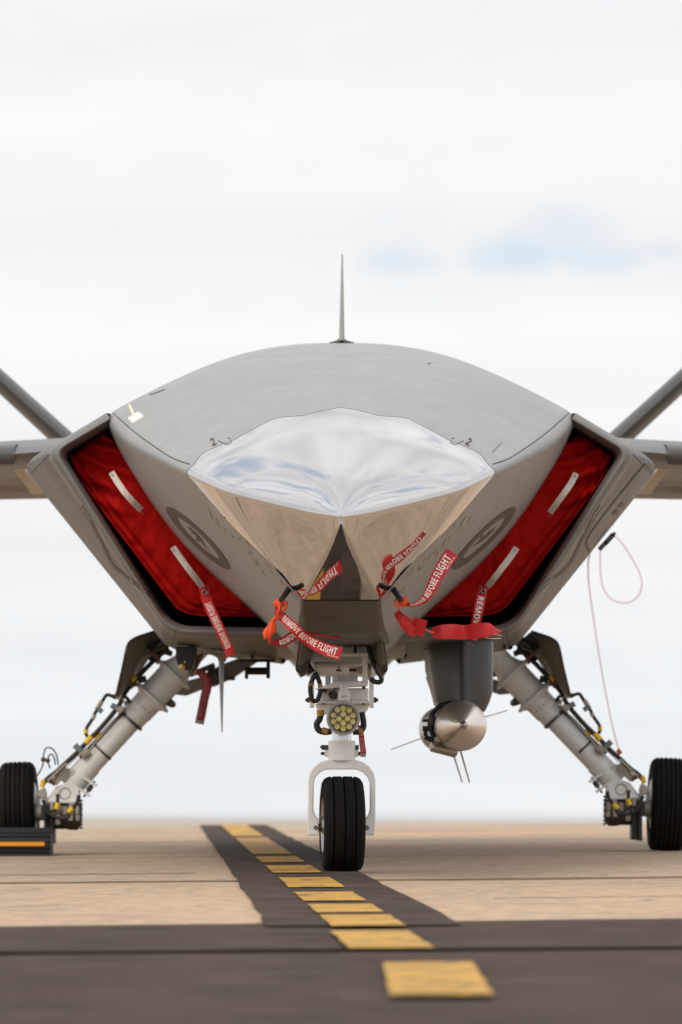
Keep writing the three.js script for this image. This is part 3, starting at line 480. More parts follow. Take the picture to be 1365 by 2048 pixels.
// ---------------------------------------------------------------- nose landing gear
{
  const D = 16, leg = [];
  leg.push(box(632, 1283, 736, 1330, D + 0.1, 0.16), box(651, 1330, 662, 1385, D + 0.12, 0.1), box(672, 1345, 716, 1372, D + 0.14, 0.08));
  leg.push(box(640, 1376, 738, 1402, D - 0.05, 0.2, 4));
  leg.push(plate([[634, 1401], [741, 1401], [741, 1408], [634, 1408]], D - 0.075, 0.24));
  leg.push(box(620, 1345, 628.5, 1415, D - 0.02, 0.09), box(739.5, 1360, 748, 1415, D - 0.02, 0.09));
  leg.push(box(616, 1290, 634, 1348, D + 0.1, 0.05), box(738, 1290, 750, 1362, D + 0.1, 0.05));
  leg.push(plate([[630, 1408], [740, 1408], [737, 1418], [728, 1428], [716, 1428], [706, 1414], [668, 1414], [660, 1428], [645, 1428], [634, 1418]], D - 0.03, 0.12));
  leg.push(lathe([684, 1520, D], [684, 1400, D], [[-2, 0], [-2, 26], [0, 27.5], [34, 27.5], [38, 26.5], [39, 20], [39, 0]]));
  const nose = part('nose_gear', leg, M.white, jet, 'white nose gear leg with lamp');
  part('shock_strut', cyl([684, 1505, D], [684, 1400, D], 19), M.polished, nose);
  // U fork as one bevelled yoke
  const out = [[615, 1671], [615, 1640], [617, 1600], [617, 1562], [620, 1546], [628, 1534], [640, 1525], [655, 1520], [713, 1520], [728, 1525], [740, 1534], [748, 1546], [751.5, 1562], [751.5, 1640], [749, 1671], [728.5, 1671], [728.5, 1640], [737, 1630], [740, 1618], [740, 1566], [736, 1555], [727, 1545], [714, 1539], [652, 1539], [640, 1545], [631, 1555], [628, 1566], [627, 1618], [630, 1630], [637.5, 1640], [637.5, 1671]];
  const fork = part('fork', plate(out, D - 0.035, 0.08, [], 0.004), M.white, nose);
  const bolts = []; for (const x of [632, 734.5]) bolts.push(lathe([x, 1655.5, D - 0.03], [x, 1655.5, D - 0.3], [[0, 0], [0, 4.4], [3, 4.4], [4.4, 3.4], [4.4, 1.7], [2, 1.5], [2, 0]], 20));
  for (const [x, y] of [[702, 1404.5], [727, 1407], [647, 1406]]) bolts.push(lathe([x, y, D - 0.07], [x, y, D - 0.3], [[0, 0], [0, 3.6], [2.5, 3.6], [2.5, 0]], 6));
  for (const [x, sg] of [[620, -1], [748, 1]]) bolts.push(cyl([x, 1400, D], [x + sg * 5, 1400, D], 5.5, 5.5, 8), cyl([x + sg * 5, 1400, D], [x + sg * 9, 1400, D], 3.6, 3, 8));
  bolts.push(cyl([657, 1495, D], [644, 1495, D], 5), cyl([646, 1495, D], [642, 1492, D], 3.6), cyl([711, 1495, D], [718, 1495, D], 5), cyl([650, 1507, D], [642, 1507, D], 3.6, 3), cyl([716, 1507, D], [724, 1508, D], 4.4, 3.6));
  for (const [x, y] of [[728, 1374], [671, 1375]]) bolts.push(cyl([x, y - 3, D - 0.1], [x, y + 5, D - 0.1], 4, 3, 8));
  part('bolts', bolts, M.brown, nose);
  part('lug', [cyl([657, 1507, D], [650, 1507, D], 6.6), cyl([711, 1507, D], [717, 1507, D], 6.6)], M.white, nose);
  part('axle', cyl([630, 1655, D], [738, 1655, D], 8), M.brown, nose);
  // steering actuator and its frame
  part('actuator', [lathe([629, 1338, D - 0.1], [735, 1338, D - 0.1], [[0, 0], [0, 13.4], [1.5, 14.2], [10, 14.2], [10.5, 13.6], [59, 13.6], [60, 14.2], [69, 14.2], [70, 13], [70, 0]], 36), box(665, 1350, 675, 1366, D - 0.08, 0.06)], M.white, nose);
  part('actuator_rod', [cyl([698, 1340, D - 0.1], [714, 1340, D - 0.1], 3)], M.black, nose);
  part('actuator_end', [cyl([713, 1340, D - 0.1], [726, 1340, D - 0.1], 5, 8), cyl([736, 1343, D - 0.04], [743, 1343, D - 0.04], 17, 15), box(740, 1326, 745, 1334, D - 0.1, 0.03)], M.creamDirty, nose);
  part('bracket_frame', [box(680, 1306, 737, 1312, D - 0.14, 0.16), box(725, 1311, 736, 1362, D - 0.14, 0.03), plate([[631, 1378], [664, 1366], [675, 1362], [737, 1362], [737, 1368], [733, 1372], [690, 1374], [660, 1377]], D - 0.14, 0.13)], M.white, nose);
  part('marker_plate', [cyl([678, 1335, D - 0.128], [678, 1335, D - 0.12], 1.8), box(673, 1338.5, 683, 1343, D - 0.1275, 0.01, 0.2)], M.mark, nose);
  part('lamp_hanger', [plate([[680, 1368], [697, 1368], [697, 1381], [700, 1384], [700, 1402], [677, 1402], [677, 1384], [680, 1381]], D - 0.19, 0.04, [[[683.5, 1371.5], [693.5, 1371.5], [693.5, 1378], [683.5, 1378]], [[681.5, 1389], [695.5, 1389], [695.5, 1397], [681.5, 1397]]]), box(684, 1379, 693, 1389, D - 0.17, 0.03), box(682, 1400, 686, 1406, D - 0.18, 0.03), box(691, 1400, 695, 1406, D - 0.18, 0.03)], M.white, nose);
  // lamp with fourteen lenses
  const LC = [687, 1437, D - 0.27], lamp = part('landing_lamp', [lathe([687, 1437, D - 0.1], [687, 1437, D - 0.4], [[0, 0], [0, 20], [30, 30], [70, 33], [86, 33.4], [91, 32.4], [91, 29.6], [88, 29.2], [86, 27.5]], 56)], std(0.34, 0.32, 0.31, 0.4, 0.4), nose);
  part('lamp_reflector', [cyl([687, 1437, D - 0.235], [687, 1437, D - 0.238], 28, 28, 48)], std(0.045, 0.043, 0.05, 0.35, 0.3), lamp);
  const off = [[0, -20], [-11.6, -17.3], [11.8, -16.9], [-19.4, -6.2], [0, -8.8], [19.3, -6.2], [-8.6, 0.4], [8.7, -0.2], [-19.4, 6.3], [0, 9], [18.9, 6.3], [-12, 16.2], [0, 20.2], [11.9, 16.2]];
  const mLed = std(0.92, 0.84, 0.2, 0.3), mDie = std(0.95, 0.9, 0.7, 0.3);
  for (const [x, y] of off) { const l = part('lamp_lens', [lathe([687 + x, 1437 + y, D - 0.238], [687 + x, 1437 + y, D - 0.5], [[0, 2.2], [1, 3.0], [4, 5.0], [5, 5.4], [4, 4.6]], 20)], mLed, lamp); part('lamp_die', [lathe([687 + x, 1437 + y, D - 0.239], [687 + x, 1437 + y, D - 0.5], [[0.3, 2.0], [1.2, 1.6], [1.6, 0]], 16)], mDie, lamp).name = 'lamp_die'; }
  part('lamp_glass', [cyl([687, 1437, D - 0.252], [687, 1437, D - 0.2521], 28.8, 28.8, 48)], new THREE.MeshPhysicalMaterial({ color: 0xffffff, transmission: 1, thickness: 0, roughness: 0.02 }), lamp);
  // hoses
  const d1 = D - 0.13, hs = [];
  hs.push(tube([[632, 1347, d1], [622, 1368, d1], [622, 1388, d1], [626, 1401, d1], [634, 1401, d1], [640, 1388, d1], [641, 1372, d1], [637, 1358, d1], [630, 1346, d1]], 5), tube([[641, 1374, d1], [650, 1381, d1], [663, 1388, d1]], 4), tube([[612, 1318, D + 0.05], [616, 1334, d1], [624, 1346, d1]], 8));
  hs.push(tube([[735, 1286, d1], [741, 1308, d1], [749, 1328, d1], [757, 1345, d1], [763, 1354, d1], [762, 1363, d1], [752, 1364, d1], [741, 1358, d1]], 5.2));
  hs.push(tube([[642, 1425, d1], [640, 1438, d1], [634, 1448, d1], [638, 1460, d1], [652, 1464, d1], [664, 1462, d1]], 6.6), tube([[724, 1424, d1], [727, 1440, d1], [727, 1455, d1], [720, 1463, d1], [706, 1464, d1]], 6.2));
  part('hose', hs, M.hose, nose);
  part('hose_clamp', [cyl([641, 1420, d1 - 0.012], [642, 1432, d1 - 0.012], 7.5), cyl([637, 1372, d1], [645, 1369, d1], 5.6), cyl([622, 1367, d1], [623, 1371, d1], 5.8), cyl([644, 1461, d1], [656, 1464, d1], 7.2), cyl([718, 1463, d1], [726, 1460, d1], 6.8), cyl([655, 1383, d1], [658, 1386, d1], 4.8)], std(0.4, 0.22, 0.05, 0.6), nose);
  part('connector', [cyl([667, 1390, D - 0.05], [667, 1390, D - 0.1], 9.2), cyl([667, 1390, D - 0.1], [667, 1390, D - 0.105], 6)], M.brown, nose);
  // wheel, slightly turned
  const wh = new THREE.Group(); wh.name = 'nose_wheel'; const wc = U(685, 1649, D); wh.position.set(wc.x, 0.18, wc.z - 0.0); wh.rotation.y = 0.07; nose.add(wh);
  const ty = part('tyre', tyre(0.181, 0.156, 3, 0.012), M.rubber, nose); ty.position.copy(wh.position); ty.rotation.copy(wh.rotation); nose.remove(wh);
  const rim = part('rim', (() => { const g = new THREE.LatheGeometry([[0.0, -0.072], [0.03, -0.078], [0.05, -0.055], [0.085, -0.06], [0.103, -0.074], [0.105, -0.06], [0.105, 0.06], [0.103, 0.074], [0.085, 0.06], [0.05, 0.055], [0.03, 0.078], [0, 0.072]].map(([r, x]) => new THREE.Vector2(Math.max(r, 0.0005), x)), 48); g.rotateZ(Math.PI / 2); return toCreasedNormals(g, 0.6); })(), M.steel, nose); rim.position.copy(ty.position); rim.rotation.copy(ty.rotation);
  // bay doors
  const dl = part('gear_door', prism([[600, 1282, 15.55], [592, 1339, 15.6], [603, 1354, 15.6], [608, 1346, 15.7], [614, 1326, 16.1], [632, 1300, 16.4], [634, 1284, 16.4]], new THREE.Vector3(0.012, 0.004, -0.01)), M.door, jet);
  const dr = part('gear_door', prism([[768, 1282, 15.55], [776, 1336, 15.6], [768, 1354, 15.6], [763, 1346, 15.7], [754, 1326, 16.1], [738, 1304, 16.4], [737, 1284, 16.4]], new THREE.Vector3(-0.012, 0.004, -0.01)), M.door, jet);
  for (const [o, s] of [[dl, -1], [dr, 1]]) { const X = (x) => 683.8 + s * x; part('door_hinge', [orbox([X(90), 1338, 15.56], [X(80), 1354, 15.56], 6, 0.04), orbox([X(86), 1330, 15.56], [X(80), 1344, 15.56], 8, 0.05)], M.black, o); part('door_edge', tube([[X(84), 1283, 15.54], [X(91.5), 1338, 15.58]], 1.3), M.black, o); part('door_catch', orbox([X(88), 1345, 15.545], [X(81), 1355, 15.545], 3.4, 0.03), M.creamDirty, o); }
  part('bay_pin', cyl([684, 1285, 15.9], [684, 1296, 15.9], 3, 1.6), M.white, jet);
  part('bay_wall', [box(708, 1284, 714, 1308, 15.95, 0.05)], M.brown, jet);
}

// ---------------------------------------------------------------- main landing gear
function mainGear(s) {
  const D = 19.9;
  const Q = (x, y, d = D) => (s < 0 ? [x, y, d] : [1373 - x, y - 8 * clamp((y - 1350) / 160), d]);
  const legAxis = [Q(358, 1337), Q(118, 1596)];
  const A = [360, 1335], B = [118, 1597], L = Math.hypot(B[0] - A[0], B[1] - A[1]);
  const al = (h, off = 0) => { const t = h / L, ux = (B[0] - A[0]) / L, uy = (B[1] - A[1]) / L; return [A[0] + ux * h - uy * off * -1, A[1] + uy * h + ux * off * -1]; }; // off > 0: to the upper side
  const q = (h, off = 0, d = D) => Q(...al(h, off), d);
  const leg = part('main_gear', [lathe(q(0), q(L), [[-70, 0], [-70, 24], [-8, 24], [8, 30], [13, 35], [16, 42], [21, 42.5], [23, 33], [28, 31], [74, 31], [77, 36], [79, 43], [84, 43.5], [87, 34], [92, 28.5], [120, 28], [121, 26.5], [145, 26], [146, 22.5], [262, 22.5], [263, 24.5], [306, 24.5], [307, 22], [316, 21], [316, 0]], 48)], M.cream, jet);
  part('lower_yoke', [lathe(q(300), q(L + 20), [[0, 0], [0, 25.5], [6, 25.5], [16, 23], [26, 22], [27, 0]], 32), plate([Q(142, 1562), Q(158, 1578), Q(160, 1602), Q(92, 1600), Q(112, 1574)].map((p) => [p[0], p[1]]), D - 0.055, 0.12), plate([Q(90, 1598), Q(158, 1600), Q(160, 1607), Q(90, 1606)].map((p) => [p[0], p[1]]), D - 0.07, 0.16), lathe(Q(141, 1543, D - 0.05), Q(141, 1543, D - 0.5), [[0, 7.6], [4, 7.6], [4.6, 6], [3, 5.2], [3, 3], [5, 2.6], [5, 0]], 24)], M.cream, leg);
  part('yoke_recess', lathe(Q(130, 1587, D - 0.045), Q(130, 1587, D - 0.5), [[0, 0], [3, 0], [3, 9], [6.2, 10.5], [5, 12.5]], 28), M.creamDirty, leg);
  part('band_clamp', [lathe(q(141), q(L), [[0, 27], [0, 29], [6, 29], [6, 27]], 40), lathe(q(226), q(L), [[0, 22.6], [0, 23.6], [5, 23.6], [5, 22.6]], 40)], M.band, leg);
  part('flange_tab', [orbox(q(22, -36), q(22, -50), 8, 0.05), orbox(q(84, -38), q(84, -53), 10, 0.06), orbox(q(124, -26), q(124, -34), 10, 0.03), orbox(q(142, -24), q(142, -34), 12, 0.03)], std(0.5, 0.38, 0.28, 0.5), leg);
  const rv = []; for (let i = 0; i < 5; i++) { const o = q(108, 16 - i * 9, D - m(Math.sqrt(27.8 * 27.8 - (16 - i * 9) ** 2), D)); rv.push(lathe(o, [o[0], o[1], o[2] - 0.3], [[0, 1.7], [1, 1.5], [1, 0]], 10)); }
  part('rivets', rv, M.band, leg);
  part('lever', [orbox(q(62, -34), q(76, -44), 13, 0.05), cyl(Q(338, 1404, D - 0.02), Q(346, 1409, D + 0.04), 9, 7, 10)], M.black, leg);
  part('torque_lug', [orbox(Q(163, 1551, D - 0.02), Q(194, 1572, D - 0.02), 4.5, 0.07), orbox(Q(149, 1570, D - 0.02), Q(180, 1592, D - 0.02), 4.5, 0.07)], M.cream, leg);
  part('torque_pin', [cyl(Q(190, 1562, D - 0.02), Q(168, 1594, D - 0.02), 2.2), cyl(Q(184, 1571, D - 0.02), Q(176, 1582, D - 0.02), 5.5)], M.brown, leg);
  // pipe run on the upper side
  const run = [Q(338, 1296), Q(322, 1309), Q(304, 1325), Q(283, 1347), Q(262, 1371), Q(250, 1387), Q(240, 1408), Q(224, 1430), Q(200, 1458), Q(178, 1480), Q(152, 1508), Q(130, 1528), Q(112, 1545), Q(97, 1556), Q(88, 1566)].map(([x, y]) => [x, y, D - 0.05]);
  part('hose', [tube(run, 5), tube([Q(252, 1393), Q(262, 1410), Q(230, 1440), Q(196, 1478), Q(160, 1515)].map(([x, y]) => [x, y, D - 0.03]), 3.6), tube([Q(232, 1396), Q(222, 1391), Q(214, 1390), Q(208, 1398), Q(200, 1412), Q(192, 1424), Q(184, 1440), Q(174, 1456), Q(172, 1466), Q(176, 1474)].map(([x, y]) => [x, y, D - 0.04]), 3.6), tube([Q(345, 1308), Q(330, 1304), Q(312, 1312), Q(300, 1322)].map(([x, y]) => [x, y, D - 0.02]), 6)], M.hose, leg);
  part('rigid_pipe', [tube([Q(262, 1408), Q(240, 1428), Q(200, 1475), Q(168, 1512)].map(([x, y]) => [x, y, D - 0.075]), 1.6), tube([Q(246, 1396), Q(250, 1412), Q(236, 1430)].map(([x, y]) => [x, y, D - 0.08]), 1.6), tube([Q(168, 1500), Q(146, 1522), Q(124, 1546), Q(120, 1550)].map(([x, y]) => [x, y, D - 0.09]), 0.9), orbox(Q(247, 1378, D - 0.06), Q(238, 1400, D - 0.06), 5, 0.03)], M.creamDirty, leg);
  part('hose_sleeve', [cyl(Q(264, 1363, D - 0.05), Q(272, 1352, D - 0.05), 6.6), cyl(Q(172, 1487, D - 0.05), Q(184, 1473, D - 0.05), 6.2), cyl(Q(190, 1477, D - 0.04), Q(201, 1464, D - 0.04), 5), cyl(Q(173, 1459, D - 0.045), Q(172, 1467, D - 0.045), 4.6), cyl(Q(88, 1560, D - 0.06), Q(84, 1575, D - 0.06), 5)], M.yellow, leg);
  part('hose_clamp', [cyl(Q(252, 1362, D - 0.05), Q(268, 1374, D - 0.05), 5.5), cyl(Q(303, 1305, D - 0.05), Q(320, 1320, D - 0.05), 5)], M.clampRed, leg);
  part('pipe_clamp', [cyl(Q(223, 1410, D - 0.06), Q(238, 1418, D - 0.06), 5.6), cyl(Q(150, 1490, D - 0.06), Q(162, 1502, D - 0.06), 6), cyl(Q(193, 1414, D - 0.05), Q(205, 1424, D - 0.05), 5)], M.clampBlue, leg);
  part('pipe_fitting', [cyl(Q(204, 1402, D - 0.05), Q(197, 1414, D - 0.05), 4.6), cyl(Q(190, 1430, D - 0.05), Q(186, 1438, D - 0.05), 4), box(...(() => { const a = Q(226, 1398), b = Q(244, 1388); return [Math.min(a[0], b[0]), b[1], Math.max(a[0], b[0]), a[1]]; })(), D - 0.02, 0.06), orbox(Q(236, 1424, D - 0.05), Q(248, 1416, D - 0.05), 13, 0.05), orbox(Q(164, 1512, D - 0.05), Q(178, 1500, D - 0.05), 14, 0.05)], M.creamDirty, leg);
  part('hose_bracket', [orbox(Q(96, 1562, D - 0.07), Q(134, 1526, D - 0.07), 4, 0.05), orbox(Q(108, 1566, D - 0.06), Q(136, 1538, D - 0.06), 15, 0.02)], M.creamDirty, leg);
  part('small_fitting', [cyl(Q(98, 1560, D - 0.06), Q(112, 1568, D - 0.06), 5), cyl(Q(118, 1549, D - 0.06), Q(122, 1551, D - 0.06), 3)], M.clampRed, leg);
  // brake cluster between leg and wheel
  const hb = [];
  hb.push(lathe(Q(94, 1628), Q(170, 1628), [[0, 0], [0, 26], [16, 28], [18, 30], [40, 30], [46, 32], [62, 32], [64, 29], [70, 22], [71, 0]], 28));
  part('brake_housing', hb, M.brown, leg);
  const cb = []; for (const [x, y, w, h] of [[104, 1618, 9, 30], [116, 1640, 10, 20], [130, 1622, 8, 16], [143, 1612, 9, 10], [142, 1632, 9, 20], [155, 1620, 7, 18], [156, 1636, 8, 12], [104, 1606, 9, 8]]) { const a = Q(x, y); cb.push(box(a[0] - w / 2, a[1] - h / 2, a[0] + w / 2, a[1] + h / 2, D - 0.085 + 0.02 * Math.abs(y - 1628) / 20, 0.05, 2)); }
  cb.push(cyl(Q(139, 1648), Q(139, 1656), 7, 5), cyl(Q(130, 1640), Q(139, 1650), 12, 9));
  part('brake_piston', cb, M.creamDirty, leg);
  const sp = []; for (let i = 0; i < 7; i++) { const a = -1.1 + i * 0.38; sp.push(cyl(Q(160, 1628 + Math.sin(a) * 30, D - Math.cos(a) * 0.07), Q(166, 1628 + Math.sin(a) * 30, D - Math.cos(a) * 0.07), 2.6, 2.2, 6)); }
  part('brake_bolts', sp, M.band, leg);
  part('brake_line', [tube([Q(115, 1588), Q(116, 1598), Q(114, 1612), Q(110, 1620), Q(98, 1622), Q(90, 1612)].map(([x, y]) => [x, y, D - 0.13]), 3.6), tube([Q(158, 1590), Q(156, 1602), Q(148, 1615), Q(142, 1622), Q(136, 1634), Q(118, 1636), Q(100, 1628), Q(92, 1612), Q(86, 1600)].map(([x, y]) => [x, y, D - 0.14]), 4)], M.hose, leg);
  part('line_sleeve', [cyl(Q(117, 1606, D - 0.14), Q(113, 1618, D - 0.14), 5), cyl(Q(146, 1616, D - 0.145), Q(137, 1625, D - 0.145), 4.8)], M.yellow, leg);
  part('swivel', [lathe(Q(85, 1588, D - 0.03), Q(85, 1588, D - 0.5), [[0, 0], [0, 10], [20, 10], [24, 8], [24, 0]], 20), cyl(Q(86, 1578, D - 0.06), Q(92, 1612, D - 0.08), 6, 5)], M.creamDirty, leg);
  const bb = (x0, y0, x1, y1, d, t) => { const a = Q(x0, y0), b = Q(x1, y1); return box(Math.min(a[0], b[0]), Math.min(a[1], b[1]), Math.max(a[0], b[0]), Math.max(a[1], b[1]), d, t, 2); };
  part('brake_disc', [bb(88, 1612, 95, 1690, D - 0.1, 0.2), bb(96, 1634, 109, 1688, D - 0.06, 0.14), bb(82, 1612, 92, 1640, D - 0.12, 0.1)], M.black, leg);
  // wheel
  const c = Q(38, 1618), w = U(c[0], c[1], 20), R = 0.2215, gy = w.x * 0.0062;
  const ty = part('tyre', tyre(R, 0.17, 5, 0.01), M.rubber, leg); ty.position.set(w.x, R - 0.008 + gy, w.z); ty.rotation.z = -s * 0.035;
  const hub = part('hub', (() => { const g = new THREE.LatheGeometry([[0.0, -0.1], [0.06, -0.1], [0.075, -0.085], [0.11, -0.08], [0.13, -0.07], [0.13, 0.07], [0.11, 0.08], [0.075, 0.085], [0.06, 0.1], [0, 0.1]].map(([r, x]) => new THREE.Vector2(Math.max(r, 0.0005), x)), 40); g.rotateZ(Math.PI / 2); return toCreasedNormals(g, 0.6); })(), M.cream, leg); hub.position.copy(ty.position);
  part('axle', [cyl(Q(66, 1625), Q(100, 1625), 16)], M.creamDirty, leg);
  // door hinged on the shell
  const d0 = 19.6, dp = [[258, 1284, d0], [266, 1278, d0 + 0.02], [309, 1263, d0 + 0.25], [336, 1288, d0 + 0.3], [296, 1311, d0 + 0.35], [262, 1362, d0 + 0.35], [232, 1392, d0 + 0.12]];
  const dq = (list) => list.map(([x, y, d]) => Q(x, y + (s > 0 ? 0 : 0), d));
  const dm = part('gear_door', [prism(dq(dp), new THREE.Vector3(-s * 0.012, -0.006, -0.012))], M.door, jet);
  part('door_edge', tube(dq([[232, 1391, d0 + 0.1], [244, 1340, d0 + 0.04], [257, 1286, d0 - 0.02], [266, 1278, d0], [309, 1262, d0 + 0.23]]), 1.7), M.black, dm);
  part('door_strut', [tube(dq([[312, 1296, d0 + 0.2], [330, 1286, d0 + 0.2], [340, 1292, d0 + 0.2]]), 5), orbox(Q(300, 1296, d0 + 0.2), Q(338, 1276, d0 + 0.25), 12, 0.03)], M.black, dm);
  // side brace up to the belly
  part('side_brace', [prism([Q(340, 1388, 20.3), Q(372, 1391, 20.3), Q(405, 1378, 20.3), Q(430, 1372, 20.3), Q(466, 1356, 20.3), Q(520, 1320, 20.3), Q(500, 1308, 20.3), Q(440, 1330, 20.3), Q(410, 1352, 20.3), Q(372, 1362, 20.3), Q(350, 1375, 20.3)], new THREE.Vector3(0, 0, -0.1))], M.door, leg);
  part('brace_joint', [cyl(Q(428, 1352, 20.1), Q(428, 1352, 20.3), 16), cyl(Q(430, 1356, 20.05), Q(430, 1356, 20.1), 9), orbox(Q(380, 1350, 20.1), Q(430, 1330, 20.1), 10, 0.06), box(...(() => { const a = Q(446, 1352), b = Q(470, 1360); return [Math.min(a[0], b[0]), Math.min(a[1], b[1]), Math.max(a[0], b[0]), Math.max(a[1], b[1])]; })(), 20.05, 0.1)], M.brown, leg);
  return { leg, Q };
}
const left = mainGear(-1), right = mainGear(1);
// sensor leads on the left wheel only
part('sensor_lead', [tube([[72, 1555, 19.8], [82, 1540, 19.8], [87, 1526, 19.8], [88, 1508, 19.8], [93, 1496, 19.8], [102, 1496, 19.8], [112, 1506, 19.8], [117, 1530, 19.8]], 1.5), tube([[101, 1537, 19.8], [97, 1525, 19.8], [98, 1513, 19.8], [103, 1508, 19.8], [109, 1516, 19.8], [111, 1530, 19.8]], 1.5)], M.hose, left.leg);
part('lead_plug', [new THREE.SphereGeometry(m(5, 19.8), 14, 10).translate(...U(87, 1519, 19.8)), new THREE.SphereGeometry(m(5, 19.8), 14, 10).translate(...U(96, 1521, 19.8))], M.brown, left.leg);

// ---------------------------------------------------------------- stores
part('empty_pylon_stub', [plate([[352, 1293], [391, 1293], [390, 1314], [386, 1332], [381, 1341], [366, 1338], [356, 1330], [352, 1316]], 17.9, 0.25)], M.black, jet, 'black bracket with a brass bolt under the left intake');
part('bracket_bolt', [lathe([365, 1334, 17.9], [365, 1334, 17], [[0, 6.4], [4, 6.4], [5, 4], [5, 0]], 20), lathe([370, 1324, 17.9], [370, 1324, 17], [[0, 2.2], [3, 2], [3, 0]], 12)], M.brass, jet);
part('bracket_arm', [prism([[391, 1310, 18.1], [410, 1306, 18.1], [386, 1352, 18.1], [374, 1352, 18.1]], new THREE.Vector3(0, 0, -0.08))], M.door, jet);
part('winch_roller', [cyl([494, 1342, 18.4], [537, 1342, 18.4], 7.5), box(490, 1334, 496, 1357, 18.3, 0.1), box(533, 1320, 540, 1356, 18.3, 0.1), orbox([480, 1322, 18.4], [550, 1321, 18.4], 5, 0.1)], M.black, jet, 'black roller hanging under the belly');
part('belly_holes', [[505, 1313], [562, 1312], [777, 1312], [811, 1312], [1010, 1294], [1023, 1294]].map(([x, y]) => box(x - 3, y - 3, x + 3, y + 3, 18.0, 0.2, 0.4)), M.black, jet);
{
  const D = 17.2, py = part('weapon_pylon', (() => { // faceted blade: keel line forward of the two cheeks
    const top = 1276, f = (x, y, d) => U(x, y, d);
    const ring = (y, xl, xm, xr, xr2) => new THREE.CatmullRomCurve3([f(xl, y, D + 0.9), f(xl, y, D + 0.35), f(xl + 3, y, D + 0.12), f(lerp(xl, xm, 0.72), y, D - 0.04), f(xm, y, D - 0.1), f(lerp(xr, xm, 0.72), y, D - 0.06), f(xr - 3, y, D + 0.08), f(xr, y, D + 0.16), f(xr2, y, D + 0.7)], false, 'centripetal').getPoints(48);
    const rows = [ring(top, 859, 924, 986, 987), ring(1340, 861, 924, 986, 987), ring(1384, 868, 925, 985, 986), ring(1404, 873, 926, 979, 979), ring(1424, 885, 927, 969, 969)];
    rows.forEach((r) => r.push(r[0].clone())); return grid(rows, (i, j, p) => [p.x, p.y]);
  })(), M.pylon, jet, 'dark grey pylon under the right intake');
  part('pylon_rail', [prism([[852, 1310, D + 0.5], [862, 1308, D + 0.3], [864, 1336, D + 0.3], [854, 1342, D + 0.5]], new THREE.Vector3(0, 0, -0.3)), prism([[853, 1336, D + 0.4], [864, 1332, D + 0.25], [880, 1405, D + 0.25], [872, 1410, D + 0.4]], new THREE.Vector3(0, 0, -0.3)), cyl([938, 1289, D - 0.09], [938, 1289, D - 0.1], 2), cyl([948, 1290, D - 0.06], [948, 1290, D - 0.07], 2)], M.creamDirty, py);
  // missile with a turned metal nose, its axis a little to the left going back
  const ms = thing('missile', 'slender missile with a turned metal nose cone hanging under the dark grey pylon', 'missile');
  const T = [928, 1450, 16.75], E = U(889, 1458, 18.6), Tv = V(T), ax = E.clone().sub(Tv).normalize(), pt = (h) => { const v = Tv.clone().addScaledVector(ax, h); return toPix(v); };
  const k = 1 / m(1, T[2]);
  const spun = new THREE.MeshPhysicalMaterial({ color: lin2(0.80, 0.74, 0.68), metalness: 0.9, roughness: 0.4, roughnessMap: data(8, 512, (u, v) => { const n = 0.8 + 0.3 * Math.sin(v * 210) * Math.sin(v * 77); return [n, n, n]; }), bumpMap: data(8, 512, (u, v) => { const n = 0.5 + 0.4 * noise.noise(3, v * 80, 1); return [n, n, n]; }), bumpScale: 0.0003 });
  const R = 0.099, nosep = []; for (let i = 0; i <= 30; i++) { const t = i / 30; nosep.push([t * 0.2 * k, R * k * Math.pow(Math.sin(t * Math.PI / 2), lerp(0.9, 0.62, t))]); }
  const V3 = (h) => { const v = Tv.clone().addScaledVector(ax, h); const p = toPix(v); return [p[0], p[1], p[2]]; };
  part('nose_cone', lathe(T, V3(1), nosep, 64), spun, ms);
  part('nose_tip', lathe(V3(-0.012), V3(1), [[0, 0], [0.003 * k, 0.004 * k], [0.022 * k, 0.014 * k], [0.03 * k, 0.017 * k]], 24), M.steel, ms);
  part('body', lathe(V3(0.2), V3(1.2), [[0, R * k], [0.02 * k, R * k * 1.0], [0.024 * k, R * k * 0.97], [0.034 * k, R * k * 0.97], [0.038 * k, R * k * 1.01], [1.9 * k, R * k * 1.01], [1.95 * k, 0]], 48), M.steel, ms);
  const fins = []; for (const [a, h, r] of [[0.28, 1.75, 0.285], [3.5, 1.75, 0.25], [-1.29, 0.9, 0.24], [-1.26, 1.75, 0.245], [1.9, 1.75, 0.24]]) { const c = Tv.clone().addScaledVector(ax, h), u = new THREE.Vector3(Math.cos(a), Math.sin(a), 0), p = (rr, dz) => c.clone().addScaledVector(u, rr).add(new THREE.Vector3(0, 0, -dz)); fins.push(prism([p(0.09, 0), p(r, 0.1), p(r, 0.15), p(0.09, 0.17)], new THREE.Vector3(-Math.sin(a) * 0.004, Math.cos(a) * 0.004, 0))); }
  for (const f of fins) part('fin', f, M.creamDirty, ms);
  part('launch_lug', [box(862, 1432, 872, 1452, 17.1, 0.2), box(846, 1438, 860, 1444, 17.25, 0.08), box(846, 1452, 868, 1462, 17.2, 0.1), box(848, 1462, 856, 1472, 17.2, 0.1), tube([[900, 1406, 17.2], [880, 1412, 17.2], [866, 1428, 17.2], [860, 1448, 17.2], [868, 1476, 17.2]], 5), cyl([850, 1474, 17.2], [868, 1482, 17.2], 5)], M.black, py);
  part('gas_bottle', [lathe([862, 1492, 17.15], [930, 1508, 17.2], [[0, 0], [0, 8], [3, 11], [52, 12], [56, 10], [56, 0]], 28)], M.steel, py);
}

